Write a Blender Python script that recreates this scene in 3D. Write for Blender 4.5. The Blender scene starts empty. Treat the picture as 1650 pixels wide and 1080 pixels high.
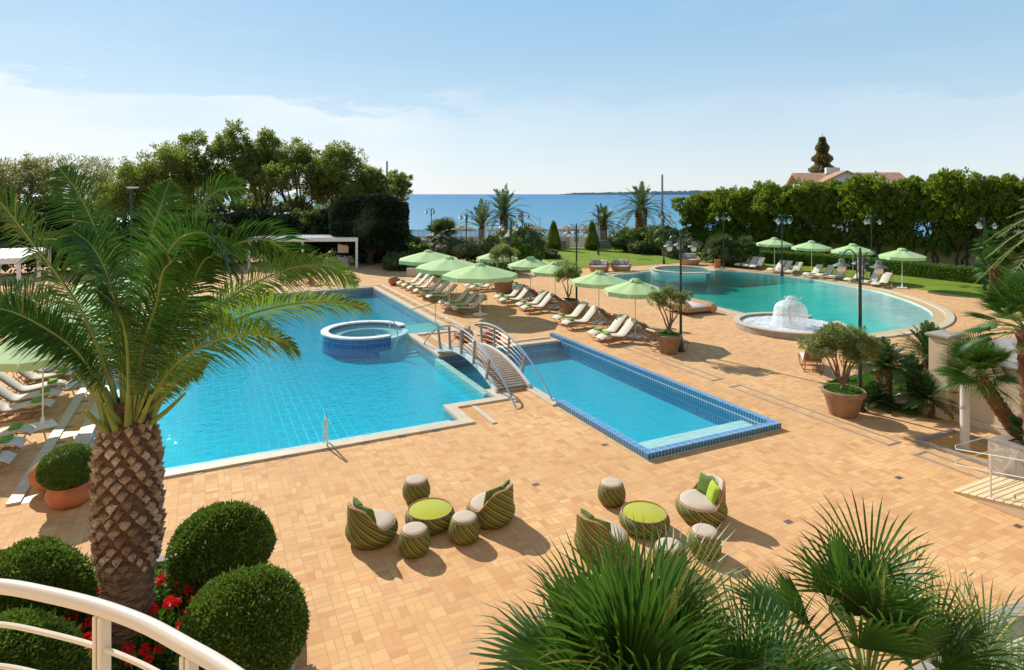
import bpy, math, random
import numpy as np
from mathutils import Vector, Matrix
from mathutils.geometry import tessellate_polygon
R = math.radians; PI = math.pi
TH = R(26.3); CT, ST = math.cos(TH), math.sin(TH); EYE = 6.8
scn = bpy.context.scene; COL = scn.collection
rnd = random.Random(7)

def G(px, py, h=0.0):
    "ground-plan position (x, y) of a spot surveyed at height h"
    y = 1000*(EYE-h)/(py-313); return ((px-825)/1000*y, y)
def AB(a, b):
    "pool grid (a across, b along) -> world x, y"
    return (a*CT-b*ST, a*ST+b*CT)
def toAB(x, y): return (x*CT+y*ST, -x*ST+y*CT)

# ---------------------------------------------------------------- materials
class NT:
    def __init__(s, name, tree=None):
        s.m = bpy.data.materials.new(name); s.m.use_nodes = True
        s.t = s.m.node_tree; s.t.nodes.clear(); s.out = s.n('ShaderNodeOutputMaterial')
    def n(s, typ, **kw):
        x = s.t.nodes.new(typ)
        for k, v in kw.items():
            if k.startswith('i_'):
                key = k[2:]; key = int(key) if key.isdigit() else key.replace('_', ' ')
                s.put(x.inputs[key], v)
            else: setattr(x, k, v)
        return x
    def put(s, inp, v):
        if isinstance(v, bpy.types.NodeSocket): s.t.links.new(v, inp)
        elif isinstance(v, bpy.types.Node): s.t.links.new(v.outputs[0], inp)
        else:
            if isinstance(v, tuple) and len(v) == 3 and inp.type == 'RGBA': v = (*v, 1)
            inp.default_value = v
    def math(s, op, a, b=0.0, c=None):
        x = s.n('ShaderNodeMath', operation=op); s.put(x.inputs[0], a); s.put(x.inputs[1], b)
        if c is not None: s.put(x.inputs[2], c)
        return x.outputs[0]
    def mix(s, f, a, b, bt='MIX'):
        x = s.n('ShaderNodeMix', data_type='RGBA', blend_type=bt)
        s.put(x.inputs[0], f); s.put(x.inputs[6], a); s.put(x.inputs[7], b); return x.outputs[2]
    def noise(s, vec, sc, det=3.0, ro=.55):
        x = s.n('ShaderNodeTexNoise'); s.put(x.inputs['Vector'], vec); x.inputs['Scale'].default_value = sc
        x.inputs['Detail'].default_value = det; x.inputs['Roughness'].default_value = ro; return x.outputs[0]
    def ramp(s, f, stops, interp='LINEAR'):
        x = s.n('ShaderNodeValToRGB'); cr = x.color_ramp; cr.interpolation = interp
        while len(cr.elements) < len(stops): cr.elements.new(.5)
        for e, (p, c) in zip(cr.elements, stops):
            e.position = p; e.color = (*c, 1) if not isinstance(c, (int, float)) else (c, c, c, 1)
        s.put(x.inputs[0], f); return x.outputs[0]
    def obj(s): return s.n('ShaderNodeTexCoord').outputs['Object']
    def bump(s, h, st, d=.02):
        x = s.n('ShaderNodeBump'); x.inputs['Strength'].default_value = st; x.inputs['Distance'].default_value = d
        s.put(x.inputs['Height'], h); return x.outputs[0]
    def bsdf(s, col, ro=.6, nor=None, metal=0.0, spec=.5, **kw):
        x = s.n('ShaderNodeBsdfPrincipled'); s.put(x.inputs['Base Color'], col); s.put(x.inputs['Roughness'], ro)
        x.inputs['Metallic'].default_value = metal; x.inputs['Specular IOR Level'].default_value = spec
        for k, v in kw.items(): s.put(x.inputs[k.replace('_', ' ')], v)
        if nor is not None: s.put(x.inputs['Normal'], nor)
        return x.outputs[0]
    def done(s, sh, vol=None):
        s.t.links.new(sh, s.out.inputs[0])
        if vol is not None: s.t.links.new(vol, s.out.inputs[1])
        return s.m

def solid(name, col, ro=.6, metal=0.0, var=.12, scale=6.0, bump=.0, spec=.5, bscale=40.0):
    m = NT(name); o = m.obj(); f = m.noise(o, scale, 5)
    lo = tuple(max(0, c*(1-var)) for c in col); hi = tuple(min(1, c*(1+var)) for c in col)
    c = m.mix(m.ramp(f, [(.3, 0.0), (.7, 1.0)]), lo, hi)
    nor = m.bump(m.noise(o, bscale, 4), bump, .01) if bump else None
    return m.done(m.bsdf(c, ro, nor, metal, spec))

def leafy(name, dark, light, tr=.35, ro=.45, nsc=.9, tint=None, spec=.4):
    m = NT(name); g = m.n('ShaderNodeNewGeometry'); o = m.obj()
    f = m.math('ADD', m.math('MULTIPLY', g.outputs['Random Per Island'], .55), m.math('MULTIPLY', m.ramp(m.noise(o, nsc, 3), [(.3, 0.0), (.7, 1.0)]), .45))
    c = m.mix(f, dark, light)
    if tint: c = m.mix(m.ramp(g.outputs['Random Per Island'], [(.93, 0.0), (.96, 1.0)], 'LINEAR'), c, tint)
    a = m.bsdf(c, ro, spec=spec); t = m.n('ShaderNodeBsdfTranslucent')
    m.put(t.inputs[0], m.mix(.5, c, (light[0]*1.5, light[1]*1.5, light[2]*.8)))
    x = m.n('ShaderNodeMixShader'); x.inputs[0].default_value = tr
    m.t.links.new(a, x.inputs[1]); m.t.links.new(t.outputs[0], x.inputs[2]); return m.done(x.outputs[0])

def tiles_mat(name, s, grout, cols, gw=.02, ro=.4, split=True, axes='XY', spec=.5, grime=.25):
    "square tiles of side s, some split in halves, each its own tone"
    m = NT(name); sep = m.n('ShaderNodeSeparateXYZ', i_0=m.obj()); 
    if axes == 'XY': u, v = sep.outputs[0], sep.outputs[1]
    else:
        u = m.math('ADD', sep.outputs[0], sep.outputs[1]); v = sep.outputs[2]
    sx, sy = (s, s) if not isinstance(s, tuple) else s
    u = m.math('DIVIDE', u, sx); v = m.math('DIVIDE', v, sy)
    cu, cv = m.math('FLOOR', u), m.math('FLOOR', v); fu, fv = m.math('FRACT', u), m.math('FRACT', v)
    w = m.n('ShaderNodeTexWhiteNoise', noise_dimensions='2D'); m.put(w.inputs[0], m.n('ShaderNodeCombineXYZ', i_0=cu, i_1=cv).outputs[0])
    k = w.outputs[0]
    if split:
        su = m.math('LESS_THAN', k, .3); sv = m.math('GREATER_THAN', k, .52)
        fu2 = m.math('MULTIPLY', fu, m.math('ADD', su, 1.0)); fv2 = m.math('MULTIPLY', fv, m.math('ADD', sv, 1.0))
        iu, iv = m.math('FLOOR', fu2), m.math('FLOOR', fv2)
        gu, gv = m.math('FRACT', fu2), m.math('FRACT', fv2)
        wu, wv = m.math('MULTIPLY', m.math('ADD', su, 1.0), gw), m.math('MULTIPLY', m.math('ADD', sv, 1.0), gw)
        w2 = m.n('ShaderNodeTexWhiteNoise', noise_dimensions='3D')
        m.put(w2.inputs[0], m.n('ShaderNodeCombineXYZ', i_0=m.math('ADD', cu, m.math('MULTIPLY', iu, .37)), i_1=m.math('ADD', cv, m.math('MULTIPLY', iv, .41)), i_2=3.1).outputs[0])
        kk = w2.outputs[0]
    else: gu, gv, wu, wv, kk = fu, fv, gw, gw, k
    eu = m.math('MINIMUM', gu, m.math('SUBTRACT', 1.0, gu)); ev = m.math('MINIMUM', gv, m.math('SUBTRACT', 1.0, gv))
    e = m.math('MAXIMUM', m.math('LESS_THAN', eu, wu), m.math('LESS_THAN', ev, wv))
    n = len(cols); c = m.ramp(kk, [(i/(n-1), cc) for i, cc in enumerate(cols)])
    big = m.ramp(m.noise(m.obj(), .35, 4), [(.3, 0.0), (.7, 1.0)])
    c = m.mix(m.math('MULTIPLY', big, grime), c, tuple(x*.82 for x in cols[0]))
    fine = m.noise(m.obj(), 22.0, 4)
    c = m.mix(m.math('MULTIPLY', fine, .22), c, tuple(min(1, x*1.25) for x in cols[-1]))
    c = m.mix(m.ramp(m.noise(m.obj(), 1.3, 7, .7), [(.5, 0.0), (.75, .22)]), c, tuple(x*.6 for x in cols[0])) if grime > .4 else c
    c = m.mix(e, c, grout)
    return m.done(m.bsdf(c, ro, m.bump(m.math('SUBTRACT', m.math('MULTIPLY', fine, .3), e), .35, .006), spec=spec))

def water_mat(name, absorb, dens, bscale=2.2, bst=.25, rough=.02, fr=1.33, milky=None):
    m = NT(name); o = m.obj()
    mp = m.n('ShaderNodeMapping'); m.put(mp.inputs[0], o); mp.inputs[3].default_value = (1, 1.6, 1)
    h = m.math('ADD', m.noise(mp.outputs[0], bscale, 3), m.math('MULTIPLY', m.noise(mp.outputs[0], bscale*4, 3), .3))
    nor = m.bump(h, bst, .05)
    tr = m.n('ShaderNodeBsdfTransparent'); gl = m.n('ShaderNodeBsdfGlossy'); gl.inputs['Roughness'].default_value = rough
    m.put(gl.inputs['Normal'], nor); g = m.n('ShaderNodeNewGeometry'); dt = m.n('ShaderNodeVectorMath', operation='DOT_PRODUCT'); m.put(dt.inputs[0], g.outputs['Incoming']); m.put(dt.inputs[1], nor)
    f = m.math('ADD', m.math('MULTIPLY', m.math('POWER', m.math('SUBTRACT', 1.0, m.math('MINIMUM', m.math('ABSOLUTE', dt.outputs['Value']), 1.0)), 4.2), .9), .03)
    x = m.n('ShaderNodeMixShader'); m.put(x.inputs[0], f); m.t.links.new(tr.outputs[0], x.inputs[1]); m.t.links.new(gl.outputs[0], x.inputs[2])
    v = m.n('ShaderNodeVolumeAbsorption'); m.put(v.inputs[0], absorb); v.inputs[1].default_value = dens
    return m.done(x.outputs[0], v.outputs[0])

M = {}
deck_cols = [(.57, .285, .13), (.68, .39, .175), (.75, .46, .21), (.74, .465, .24), (.65, .335, .165), (.80, .53, .255)]
M['deck'] = tiles_mat('deck_tiles', .27, (.50, .33, .19), deck_cols, gw=.024, ro=.8, spec=.12, grime=.5)
M['channel'] = tiles_mat('channel_tiles', .2, (.4, .25, .12), [(.62, .27, .07), (.72, .36, .1), (.66, .33, .11)], gw=.02, ro=.35)
M['lagoon_edge'] = tiles_mat('lagoon_edge_tiles', .2, (.5, .42, .25), [(.62, .45, .2), (.7, .52, .26), (.66, .5, .27)], gw=.02, ro=.35)
M['coping'] = solid('pale_stone', (.60, .51, .38), .55, var=.1, scale=2.5, bump=.1)
M['poolfloor'] = tiles_mat('pool_floor_tiles', .28, (.62, .78, .8), [(.19, .66, .72), (.22, .70, .76), (.18, .62, .69)], gw=.022, ro=.3, split=False, grime=.1)
M['poolwall'] = tiles_mat('pool_wall_tiles', (.11, .33), (.45, .58, .68), [(.02, .13, .27), (.03, .17, .33), (.025, .15, .30)], gw=.06, ro=.2, split=False, axes='Z')
M['rimtop'] = tiles_mat('rim_tiles', .24, (.5, .62, .75), [(.10, .26, .52), (.12, .3, .56), (.09, .24, .48)], gw=.03, ro=.2, split=False)
M['poolwhite'] = solid('white_pool_plaster', (.78, .8, .76), .5, var=.06)
M['lagoonfloor'] = solid('lagoon_plaster', (.60, .74, .71), .6, var=.14, scale=.5)
M['water'] = water_mat('pool_water', (.0, .912, .968), 1.45, bst=1.0)
M['lagoonwater'] = water_mat('lagoon_water', (.0, .93, .905), .85, 1.6, .5)
M['lawn'] = None
def lawn_mat(name):
    m = NT(name); o = m.obj()
    c = m.ramp(m.noise(o, .5, 5, .65), [(.3, (.16, .235, .02)), (.5, (.23, .31, .03)), (.72, (.31, .375, .05))])
    c = m.mix(m.math('MULTIPLY', m.noise(o, 26, 5, .7), .6), c, (.11, .2, .015))
    return m.done(m.bsdf(c, .8, m.bump(m.noise(o, 40, 5, .8), .9, .05), spec=.15))
M['lawn'] = lawn_mat('mown_grass')
M['soil'] = solid('garden_soil', (.10, .065, .04), .95, var=.4, scale=5, bump=.6)
M['sand'] = solid('pale_sand', (.45, .38, .28), .9, var=.15, scale=.2)
M['metal_white'] = solid('white_paint', (.78, .78, .75), .4, var=.04, scale=1.5)
M['rail_paint'] = solid('cream_rail_paint', (.70, .65, .56), .3, var=.04, scale=3)
M['chrome'] = solid('brushed_steel', (.62, .62, .63), .25, metal=1.0, var=.08)
M['grey_metal'] = solid('grey_painted_metal', (.34, .36, .37), .45, metal=.3, var=.06)
M['dark_green'] = solid('dark_green_enamel', (.012, .035, .032), .35, var=.2)
M['globe'] = solid('opal_glass', (.78, .76, .72), .25, var=.03)
M['shade'] = solid('green_grey_enamel', (.16, .21, .19), .4, var=.12)
M['frame'] = solid('bronze_tube', (.30, .17, .075), .45, metal=.2, var=.15)
M['cushion'] = solid('ivory_fabric', (.68, .61, .53), .85, var=.05, scale=3, bump=.15)
M['backmesh'] = solid('brown_mesh_fabric', (.22, .125, .06), .8, var=.15, scale=8)
M['towel'] = solid('lime_towel', (.16, .36, .045), .95, var=.2, scale=14, bump=.5, bscale=120)
def canopy_mat(name, c):
    m = NT(name); o = m.obj(); cc = m.mix(m.noise(o, 2.5, 4), tuple(x*.92 for x in c), c)
    a = m.bsdf(cc, .75, m.bump(m.noise(o, 3, 3), .25, .04), spec=.2); t = m.n('ShaderNodeBsdfTranslucent'); m.put(t.inputs[0], tuple(x*.9 for x in c))
    x = m.n('ShaderNodeMixShader'); x.inputs[0].default_value = .08
    m.t.links.new(a, x.inputs[1]); m.t.links.new(t.outputs[0], x.inputs[2]); return m.done(x.outputs[0])
M['canopy'] = canopy_mat('pale_green_canvas', (.50, .70, .34))
M['terracotta'] = solid('terracotta', (.42, .15, .065), .75, var=.2, scale=4, bump=.15)
M['pot'] = solid('brown_clay', (.27, .165, .1), .75, var=.15, scale=4, bump=.15)
M['bark'] = solid('grey_bark', (.17, .12, .085), .95, var=.4, scale=9, bump=.9, bscale=18)
M['darkbark'] = solid('dark_bark', (.07, .05, .035), .95, var=.4, scale=7, bump=.8, bscale=16)
M['fibre'] = solid('palm_fibre', (.11, .065, .042), 1.0, var=.5, scale=22, bump=1.0, bscale=60)
def scar_mat():
    m = NT('cut_leaf_base'); g = m.n('ShaderNodeNewGeometry'); o = m.obj(); n = m.noise(o, 30, 5, .7)
    c = m.ramp(g.outputs['Random Per Island'], [(0, (.24, .16, .105)), (.25, (.38, .29, .20)), (.7, (.54, .44, .33)), (1, (.70, .61, .50))])
    return m.done(m.bsdf(m.mix(m.ramp(n, [(.35, .75), (.6, .0)]), c, (.07, .04, .022)), .95, m.bump(n, .9, .02)))
M['scar'] = scar_mat()
M['lowtrunk'] = None
def lowtrunk():
    m = NT('ringed_palm_bark'); o = m.obj(); mp = m.n('ShaderNodeMapping'); m.put(mp.inputs[0], o); mp.inputs[3].default_value = (3, 3, 14)
    f = m.noise(mp.outputs[0], 1.3, 6, .7)
    return m.done(m.bsdf(m.ramp(f, [(.3, (.07, .045, .028)), (.5, (.26, .18, .12)), (.7, (.40, .30, .21))]), .95, m.bump(f, 1.0, .12)))
M['lowtrunk'] = lowtrunk()
M['frond'] = leafy('palm_frond', (.010, .05, .008), (.055, .15, .020), .3, .5, 1.5, tint=(.2, .2, .06), spec=.25)
M['frond_pale'] = leafy('pale_palm_frond', (.05, .13, .012), (.19, .31, .05), .4, .5, 1.5, tint=(.4, .33, .13), spec=.25)
M['rachis'] = solid('frond_rib', (.21, .27, .07), .5, var=.2, scale=3)
M['farpalm'] = leafy('far_palm_frond', (.035, .07, .025), (.12, .18, .06), .3, .5, .6)
M['fan'] = leafy('fan_palm_blade', (.010, .048, .008), (.085, .20, .03), .32, .42, 1.2, tint=(.34, .30, .08))
M['cycad'] = leafy('cycad_leaf', (.016, .055, .016), (.075, .16, .045), .25, .45, 1.5)
M['box'] = leafy('box_leaf', (.02, .06, .008), (.15, .25, .035), .3, .45, 3.0, spec=.4)
M['ficus'] = leafy('ficus_leaf', (.035, .08, .010), (.25, .335, .038), .42, .5, .45)
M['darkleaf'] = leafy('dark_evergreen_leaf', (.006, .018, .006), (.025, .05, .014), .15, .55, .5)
M['gum'] = leafy('gum_tree_leaf', (.06, .095, .02), (.25, .30, .07), .5, .5, .35)
M['gum_pale'] = leafy('pale_gum_leaf', (.10, .12, .045), (.30, .30, .13), .45, .5, .35)
M['olive'] = leafy('olive_leaf', (.09, .12, .045), (.32, .38, .16), .4, .5, 1.5)
M['shrub'] = leafy('shrub_leaf', (.03, .06, .014), (.12, .18, .045), .35, .5, .8)
M['shrub_pale'] = leafy('grey_shrub_leaf', (.06, .08, .035), (.2, .22, .1), .3, .6, .8)
M['lowhedge'] = leafy('low_hedge_leaf', (.035, .09, .008), (.15, .26, .025), .35, .5, 1.0)
M['cypress'] = leafy('cypress_spray', (.06, .10, .01), (.24, .30, .025), .3, .6, 1.0)
M['conifer'] = leafy('brown_green_needle', (.10, .09, .035), (.30, .25, .11), .35, .6, .5)
M['cover'] = leafy('ground_cover_leaf', (.02, .08, .008), (.1, .24, .02), .3, .5, 2.0)
M['petal'] = leafy('geranium_petal', (.5, .008, .01), (.85, .02, .02), .25, .6, 3.0)
M['wood'] = solid('weathered_timber', (.36, .28, .205), .8, var=.25, scale=7, bump=.3)
M['teak'] = solid('teak', (.48, .25, .09), .6, var=.2, scale=5)
M['slate'] = solid('grey_stone', (.34, .31, .28), .85, var=.18, scale=2.5, bump=.3)
M['wall'] = solid('beige_render', (.60, .49, .34), .85, var=.06, scale=1.2, bump=.12)
M['whitewall'] = solid('white_render', (.74, .73, .70), .85, var=.04, scale=.6)
M['roof'] = None
def roof_mat():
    m = NT('terracotta_roof_tiles'); o = m.obj(); w = m.n('ShaderNodeTexWave'); m.put(w.inputs[0], o); w.inputs['Scale'].default_value = 1.3; w.bands_direction = 'X'
    n = m.noise(o, 2.2, 5, .7)
    c = m.ramp(n, [(.3, (.36, .17, .09)), (.7, (.66, .38, .24))])
    return m.done(m.bsdf(m.mix(m.math('MULTIPLY', w.outputs[1], .35), c, (.22, .1, .06)), .85, m.bump(w.outputs[1], .6, .08)))
M['roof'] = roof_mat()
M['marble'] = None
def marble_mat():
    m = NT('grey_veined_marble'); o = m.obj(); n = m.n('ShaderNodeTexNoise'); m.put(n.inputs[0], o); n.inputs['Scale'].default_value = 1.2; n.inputs['Detail'].default_value = 8; n.inputs['Distortion'].default_value = 1.8
    return m.done(m.bsdf(m.ramp(n.outputs[0], [(.36, (.26, .24, .22)), (.5, (.44, .41, .38)), (.53, (.6, .57, .54)), (.56, (.40, .37, .34)), (.7, (.5, .47, .44))]), .35))
M['marble'] = marble_mat()
M['ramp'] = solid('cream_ramp_boards', (.72, .58, .36), .6, var=.08, scale=3)
M['drain'] = solid('dark_drain_grille', (.22, .19, .16), .5, metal=.4, var=.2)
M['strip'] = solid('steel_slot_drain', (.36, .34, .32), .5, metal=.2, var=.12, scale=3)
M['wicker'] = solid('honey_wicker', (.46, .26, .12), .8, var=.25, scale=24, bump=.8, bscale=70)
M['greycushion'] = solid('mauve_grey_fabric', (.42, .36, .33), .9, var=.3, scale=6)
M['limetop'] = solid('lime_glass_top', (.46, .47, .035), .15, var=.03)
def foam_mat():
    m = NT('foaming_water'); o = m.obj(); f = m.noise(o, 5, 6, .7)
    a = m.bsdf((.95, .96, .97), .6); t = m.n('ShaderNodeBsdfTransparent'); x = m.n('ShaderNodeMixShader')
    mp = m.n('ShaderNodeMapping'); m.put(mp.inputs[0], o); mp.inputs[3].default_value = (9, 9, .7)
    m.put(x.inputs[0], m.ramp(m.noise(mp.outputs[0], 2.2, 5, .7), [(.36, .10), (.66, .85)])); m.t.links.new(t.outputs[0], x.inputs[1]); m.t.links.new(a, x.inputs[2]); return m.done(x.outputs[0])
M['foam'] = foam_mat()
def churn_mat():
    m = NT('churned_water'); o = m.obj(); f = m.noise(o, 3.2, 6, .7)
    c = m.ramp(f, [(.34, (.42, .56, .62)), (.46, (.72, .78, .8)), (.56, (.9, .92, .93))])
    return m.done(m.bsdf(c, .2, m.bump(f, .8, .12)))
M['churn'] = churn_mat()
def weave_mat():
    m = NT('striped_green_weave'); sep = m.n('ShaderNodeSeparateXYZ', i_0=m.obj())
    ang = m.math('DIVIDE', m.math('ARCTAN2', sep.outputs[1], sep.outputs[0]), 2*PI)
    u = m.math('ADD', m.math('MULTIPLY', ang, 14.0), m.math('MULTIPLY', sep.outputs[2], 6.5)); f = m.math('FRACT', u)
    k = m.n('ShaderNodeTexWhiteNoise', noise_dimensions='1D'); m.put(k.inputs['W'], m.math('FLOOR', u))
    c = m.ramp(f, [(0, (.42, .42, .03)), (.28, (.10, .055, .02)), (.36, (.05, .09, .01)), (.62, (.44, .34, .09)), (.76, (.10, .05, .02)), (.84, (.09, .15, .015))], 'CONSTANT')
    c = m.mix(m.math('MULTIPLY', k.outputs[0], .3), c, (.07, .12, .015))
    v = m.math('FRACT', m.math('MULTIPLY', sep.outputs[2], 42.0)); w = m.math('FRACT', m.math('MULTIPLY', ang, 90.0))
    ck = m.math('MULTIPLY', m.math('ABSOLUTE', m.math('SUBTRACT', v, .5)), m.math('ABSOLUTE', m.math('SUBTRACT', w, .5)))
    c = m.mix(m.math('MULTIPLY', ck, 3.6), c, (.02, .015, .006))
    c = m.mix(m.math('MULTIPLY', m.noise(m.obj(), 60, 3, .7), .5), c, (.10, .07, .02))
    return m.done(m.bsdf(c, .55, m.bump(ck, 1.0, .02)))
M['weave'] = weave_mat()
def stripe_fabric():
    m = NT('cream_striped_fabric'); sep = m.n('ShaderNodeSeparateXYZ', i_0=m.obj()); f = m.math('FRACT', m.math('MULTIPLY', sep.outputs[0], 16.0))
    return m.done(m.bsdf(m.ramp(f, [(0, (.56, .48, .39)), (.7, (.37, .29, .22)), (.8, (.56, .48, .39))], 'CONSTANT'), .9, spec=.2))
M['stripe'] = stripe_fabric()
M['greenpillow'] = solid('leaf_green_fabric', (.10, .17, .02), .85, var=.15, scale=5)
M['limepillow'] = solid('lime_fabric', (.33, .46, .035), .85, var=.1, scale=5)
def sea_mat():
    m = NT('sea_water'); o = m.obj(); mp = m.n('ShaderNodeMapping'); m.put(mp.inputs[0], o); mp.inputs[3].default_value = (.05, .16, 1)
    f = m.noise(mp.outputs[0], 1.0, 6, .65)
    sep = m.n('ShaderNodeSeparateXYZ', i_0=o)
    near = m.ramp(m.math('DIVIDE', sep.outputs[1], 1500.0), [(.0, (.20, .46, .58)), (.25, (.10, .33, .52)), (1.0, (.055, .24, .46))])
    c = m.mix(m.math('MULTIPLY', f, .5), near, (.03, .15, .3))
    return m.done(m.bsdf(c, .45, m.bump(m.noise(mp.outputs[0], 4, 6, .7), .7, 1.0), spec=.25))
M['sea'] = sea_mat()
M['coast'] = solid('distant_hazed_coast', (.42, .43, .42), .95, var=.12, scale=.004)  # pale grey puts the distance haze into the coast's colour
M['fence'] = solid('galvanised_fence', (.32, .29, .27), .6, metal=.1, var=.1)
M['thatch'] = solid('beach_thatch', (.30, .27, .22), .95, var=.2)
M['poolpale'] = tiles_mat('shallow_tiles', .28, (.6, .75, .74), [(.34, .66, .66), (.4, .7, .7), (.36, .64, .66)], gw=.028, ro=.3, split=False, grime=.1)

# ---------------------------------------------------------------- mesh building
class MB:
    def __init__(s): s.v = []; s.f = []
    def add(s, vs, fs):
        o = len(s.v); s.v += [tuple(x) for x in vs]; s.f += [tuple(i+o for i in f) for f in fs]; return s
    def box(s, c, d, rz=0.0, rx=0.0, ry=0.0, tp=1.0):
        x, y, z = d[0]/2, d[1]/2, d[2]/2; m = Matrix.Rotation(rz, 3, 'Z') @ Matrix.Rotation(ry, 3, 'Y') @ Matrix.Rotation(rx, 3, 'X')
        vs = [m @ Vector(p) + Vector(c) for p in ((-x, -y, -z), (x, -y, -z), (x, y, -z), (-x, y, -z), (-x*tp, -y*tp, z), (x*tp, -y*tp, z), (x*tp, y*tp, z), (-x*tp, y*tp, z))]
        return s.add(vs, [(3, 2, 1, 0), (4, 5, 6, 7), (0, 1, 5, 4), (1, 2, 6, 5), (2, 3, 7, 6), (3, 0, 4, 7)])
    def rbox(s, c, d, r=.02, rz=0.0, rx=0.0, ry=0.0):
        "box with a bevelled edge all round"
        x, y, z = d[0]/2, d[1]/2, d[2]/2; r = min(r, x*.9, y*.9, z*.9); m = Matrix.Rotation(rz, 3, 'Z') @ Matrix.Rotation(ry, 3, 'Y') @ Matrix.Rotation(rx, 3, 'X')
        vs = []
        for zz, k in ((-z, r), (-z+r, 0), (z-r, 0), (z, r)):
            X, Y = x-k, y-k; e = r*.6 if k == 0 else r*.6
            vs += [m @ Vector(p) + Vector(c) for p in ((-X+e, -Y, zz), (X-e, -Y, zz), (X, -Y+e, zz), (X, Y-e, zz), (X-e, Y, zz), (-X+e, Y, zz), (-X, Y-e, zz), (-X, -Y+e, zz))]
        fs = [tuple(range(7, -1, -1)), tuple(range(24, 32))]
        for k in range(3):
            for i in range(8): j = (i+1) % 8; fs.append((k*8+i, k*8+j, k*8+8+j, k*8+8+i))
        return s.add(vs, fs)
    def tube(s, pts, r, n=8, cap=True, closed=False):
        P = [Vector(p) for p in pts]; k = len(P); rs = r if isinstance(r, (list, tuple)) else [r]*k; vs = []; prev = None
        for i in range(k):
            if closed: t = (P[(i+1) % k]-P[i-1])
            else: t = P[min(i+1, k-1)]-P[max(i-1, 0)]
            t.normalize()
            if prev is None:
                a = Vector((0, 0, 1)) if abs(t.z) < .9 else Vector((1, 0, 0)); u = t.cross(a).normalized()
            else: u = (prev - t*prev.dot(t)).normalized()
            prev = u; w = t.cross(u)
            for j in range(n):
                an = 2*PI*j/n; vs.append(P[i]+(u*math.cos(an)+w*math.sin(an))*rs[i])
        fs = []
        for i in range(k if closed else k-1):
            i2 = (i+1) % k
            for j in range(n): j2 = (j+1) % n; fs.append((i*n+j, i*n+j2, i2*n+j2, i2*n+j))
        if cap and not closed: fs += [tuple(range(n-1, -1, -1)), tuple(range((k-1)*n, k*n))]
        return s.add(vs, fs)
    def lathe(s, prof, n=24, c=(0, 0, 0), cap=True):
        vs = []; 
        for r, z in prof:
            for j in range(n): a = 2*PI*j/n; vs.append((c[0]+r*math.cos(a), c[1]+r*math.sin(a), c[2]+z))
        fs = []
        for i in range(len(prof)-1):
            for j in range(n): j2 = (j+1) % n; fs.append((i*n+j, i*n+j2, (i+1)*n+j2, (i+1)*n+j))
        if cap: fs += [tuple(range(n-1, -1, -1)), tuple(range((len(prof)-1)*n, len(prof)*n))]
        return s.add(vs, fs)
    def prism(s, poly, z0, z1):
        n = len(poly); ar = sum(poly[i][0]*poly[(i+1) % n][1]-poly[(i+1) % n][0]*poly[i][1] for i in range(n))
        if ar < 0: poly = poly[::-1]
        vs = [(p[0], p[1], z0) for p in poly]+[(p[0], p[1], z1) for p in poly]
        fs = [(i, (i+1) % n, n+(i+1) % n, n+i) for i in range(n)]
        tr = tessellate_polygon([[Vector((p[0], p[1], 0)) for p in poly]])
        for t in tr:
            A, B, C_ = [poly[i] for i in t]
            t = tuple(t) if (B[0]-A[0])*(C_[1]-A[1])-(B[1]-A[1])*(C_[0]-A[0]) > 0 else tuple(t)[::-1]
            fs += [tuple(i+n for i in t), tuple(t[::-1])]
        return s.add(vs, fs)
    def sheet(s, outer, holes=(), z=0.0):
        loops = [[Vector((p[0], p[1], 0)) for p in l] for l in [outer, *holes]]; flat = [p for l in loops for p in l]
        fs = []
        for t in tessellate_polygon(loops):
            A, B, C_ = [flat[i] for i in t]
            fs.append(tuple(t) if (B-A).cross(C_-A).z > 0 else tuple(t)[::-1])
        return s.add([(p.x, p.y, z) for p in flat], fs)
    def strip(s, path, w0, w1, z0, z1, closed=False):
        "kerb running along a path; w0..w1 to its right-hand side"
        P = [Vector(p) for p in path]; n = len(P); L = []
        for i in range(n):
            def nr(d): d.normalize(); return Vector((d.y, -d.x))
            if closed: a, b = nr(P[i]-P[i-1]), nr(P[(i+1) % n]-P[i])
            else: a = nr(P[i]-P[i-1]) if i > 0 else nr(P[1]-P[0]); b = nr(P[i+1]-P[i]) if i < n-1 else a
            m = (a+b).normalized(); k = 1/max(.3, m.dot(a)); L.append((P[i]+m*k*w0, P[i]+m*k*w1))
        vs = []; 
        for p, q in L: vs += [(p.x, p.y, z0), (q.x, q.y, z0), (q.x, q.y, z1), (p.x, p.y, z1)]
        fs = []
        for i in range(n if closed else n-1):
            j = (i+1) % n
            for k in range(4): k2 = (k+1) % 4; fs.append((i*4+k, j*4+k, j*4+k2, i*4+k2))
        if not closed: fs += [(0, 1, 2, 3), ((n-1)*4+3, (n-1)*4+2, (n-1)*4+1, (n-1)*4)]
        return s.add(vs, fs)
    def build(s, name, mat, parent=None, smooth=False, loc=None, rz=0.0):
        me = bpy.data.meshes.new(name); me.from_pydata(s.v, [], s.f); me.materials.append(mat if not isinstance(mat, str) else M[mat])
        if smooth:
            me.polygons.foreach_set('use_smooth', [True]*len(me.polygons))
            try: me.set_sharp_from_angle(angle=R(40))
            except Exception: pass
        me.update(); o = bpy.data.objects.new(name, me); COL.objects.link(o)
        if parent is not None: o.parent = parent
        if loc is not None: o.location = loc
        o.rotation_euler.z = rz; return o

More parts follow.
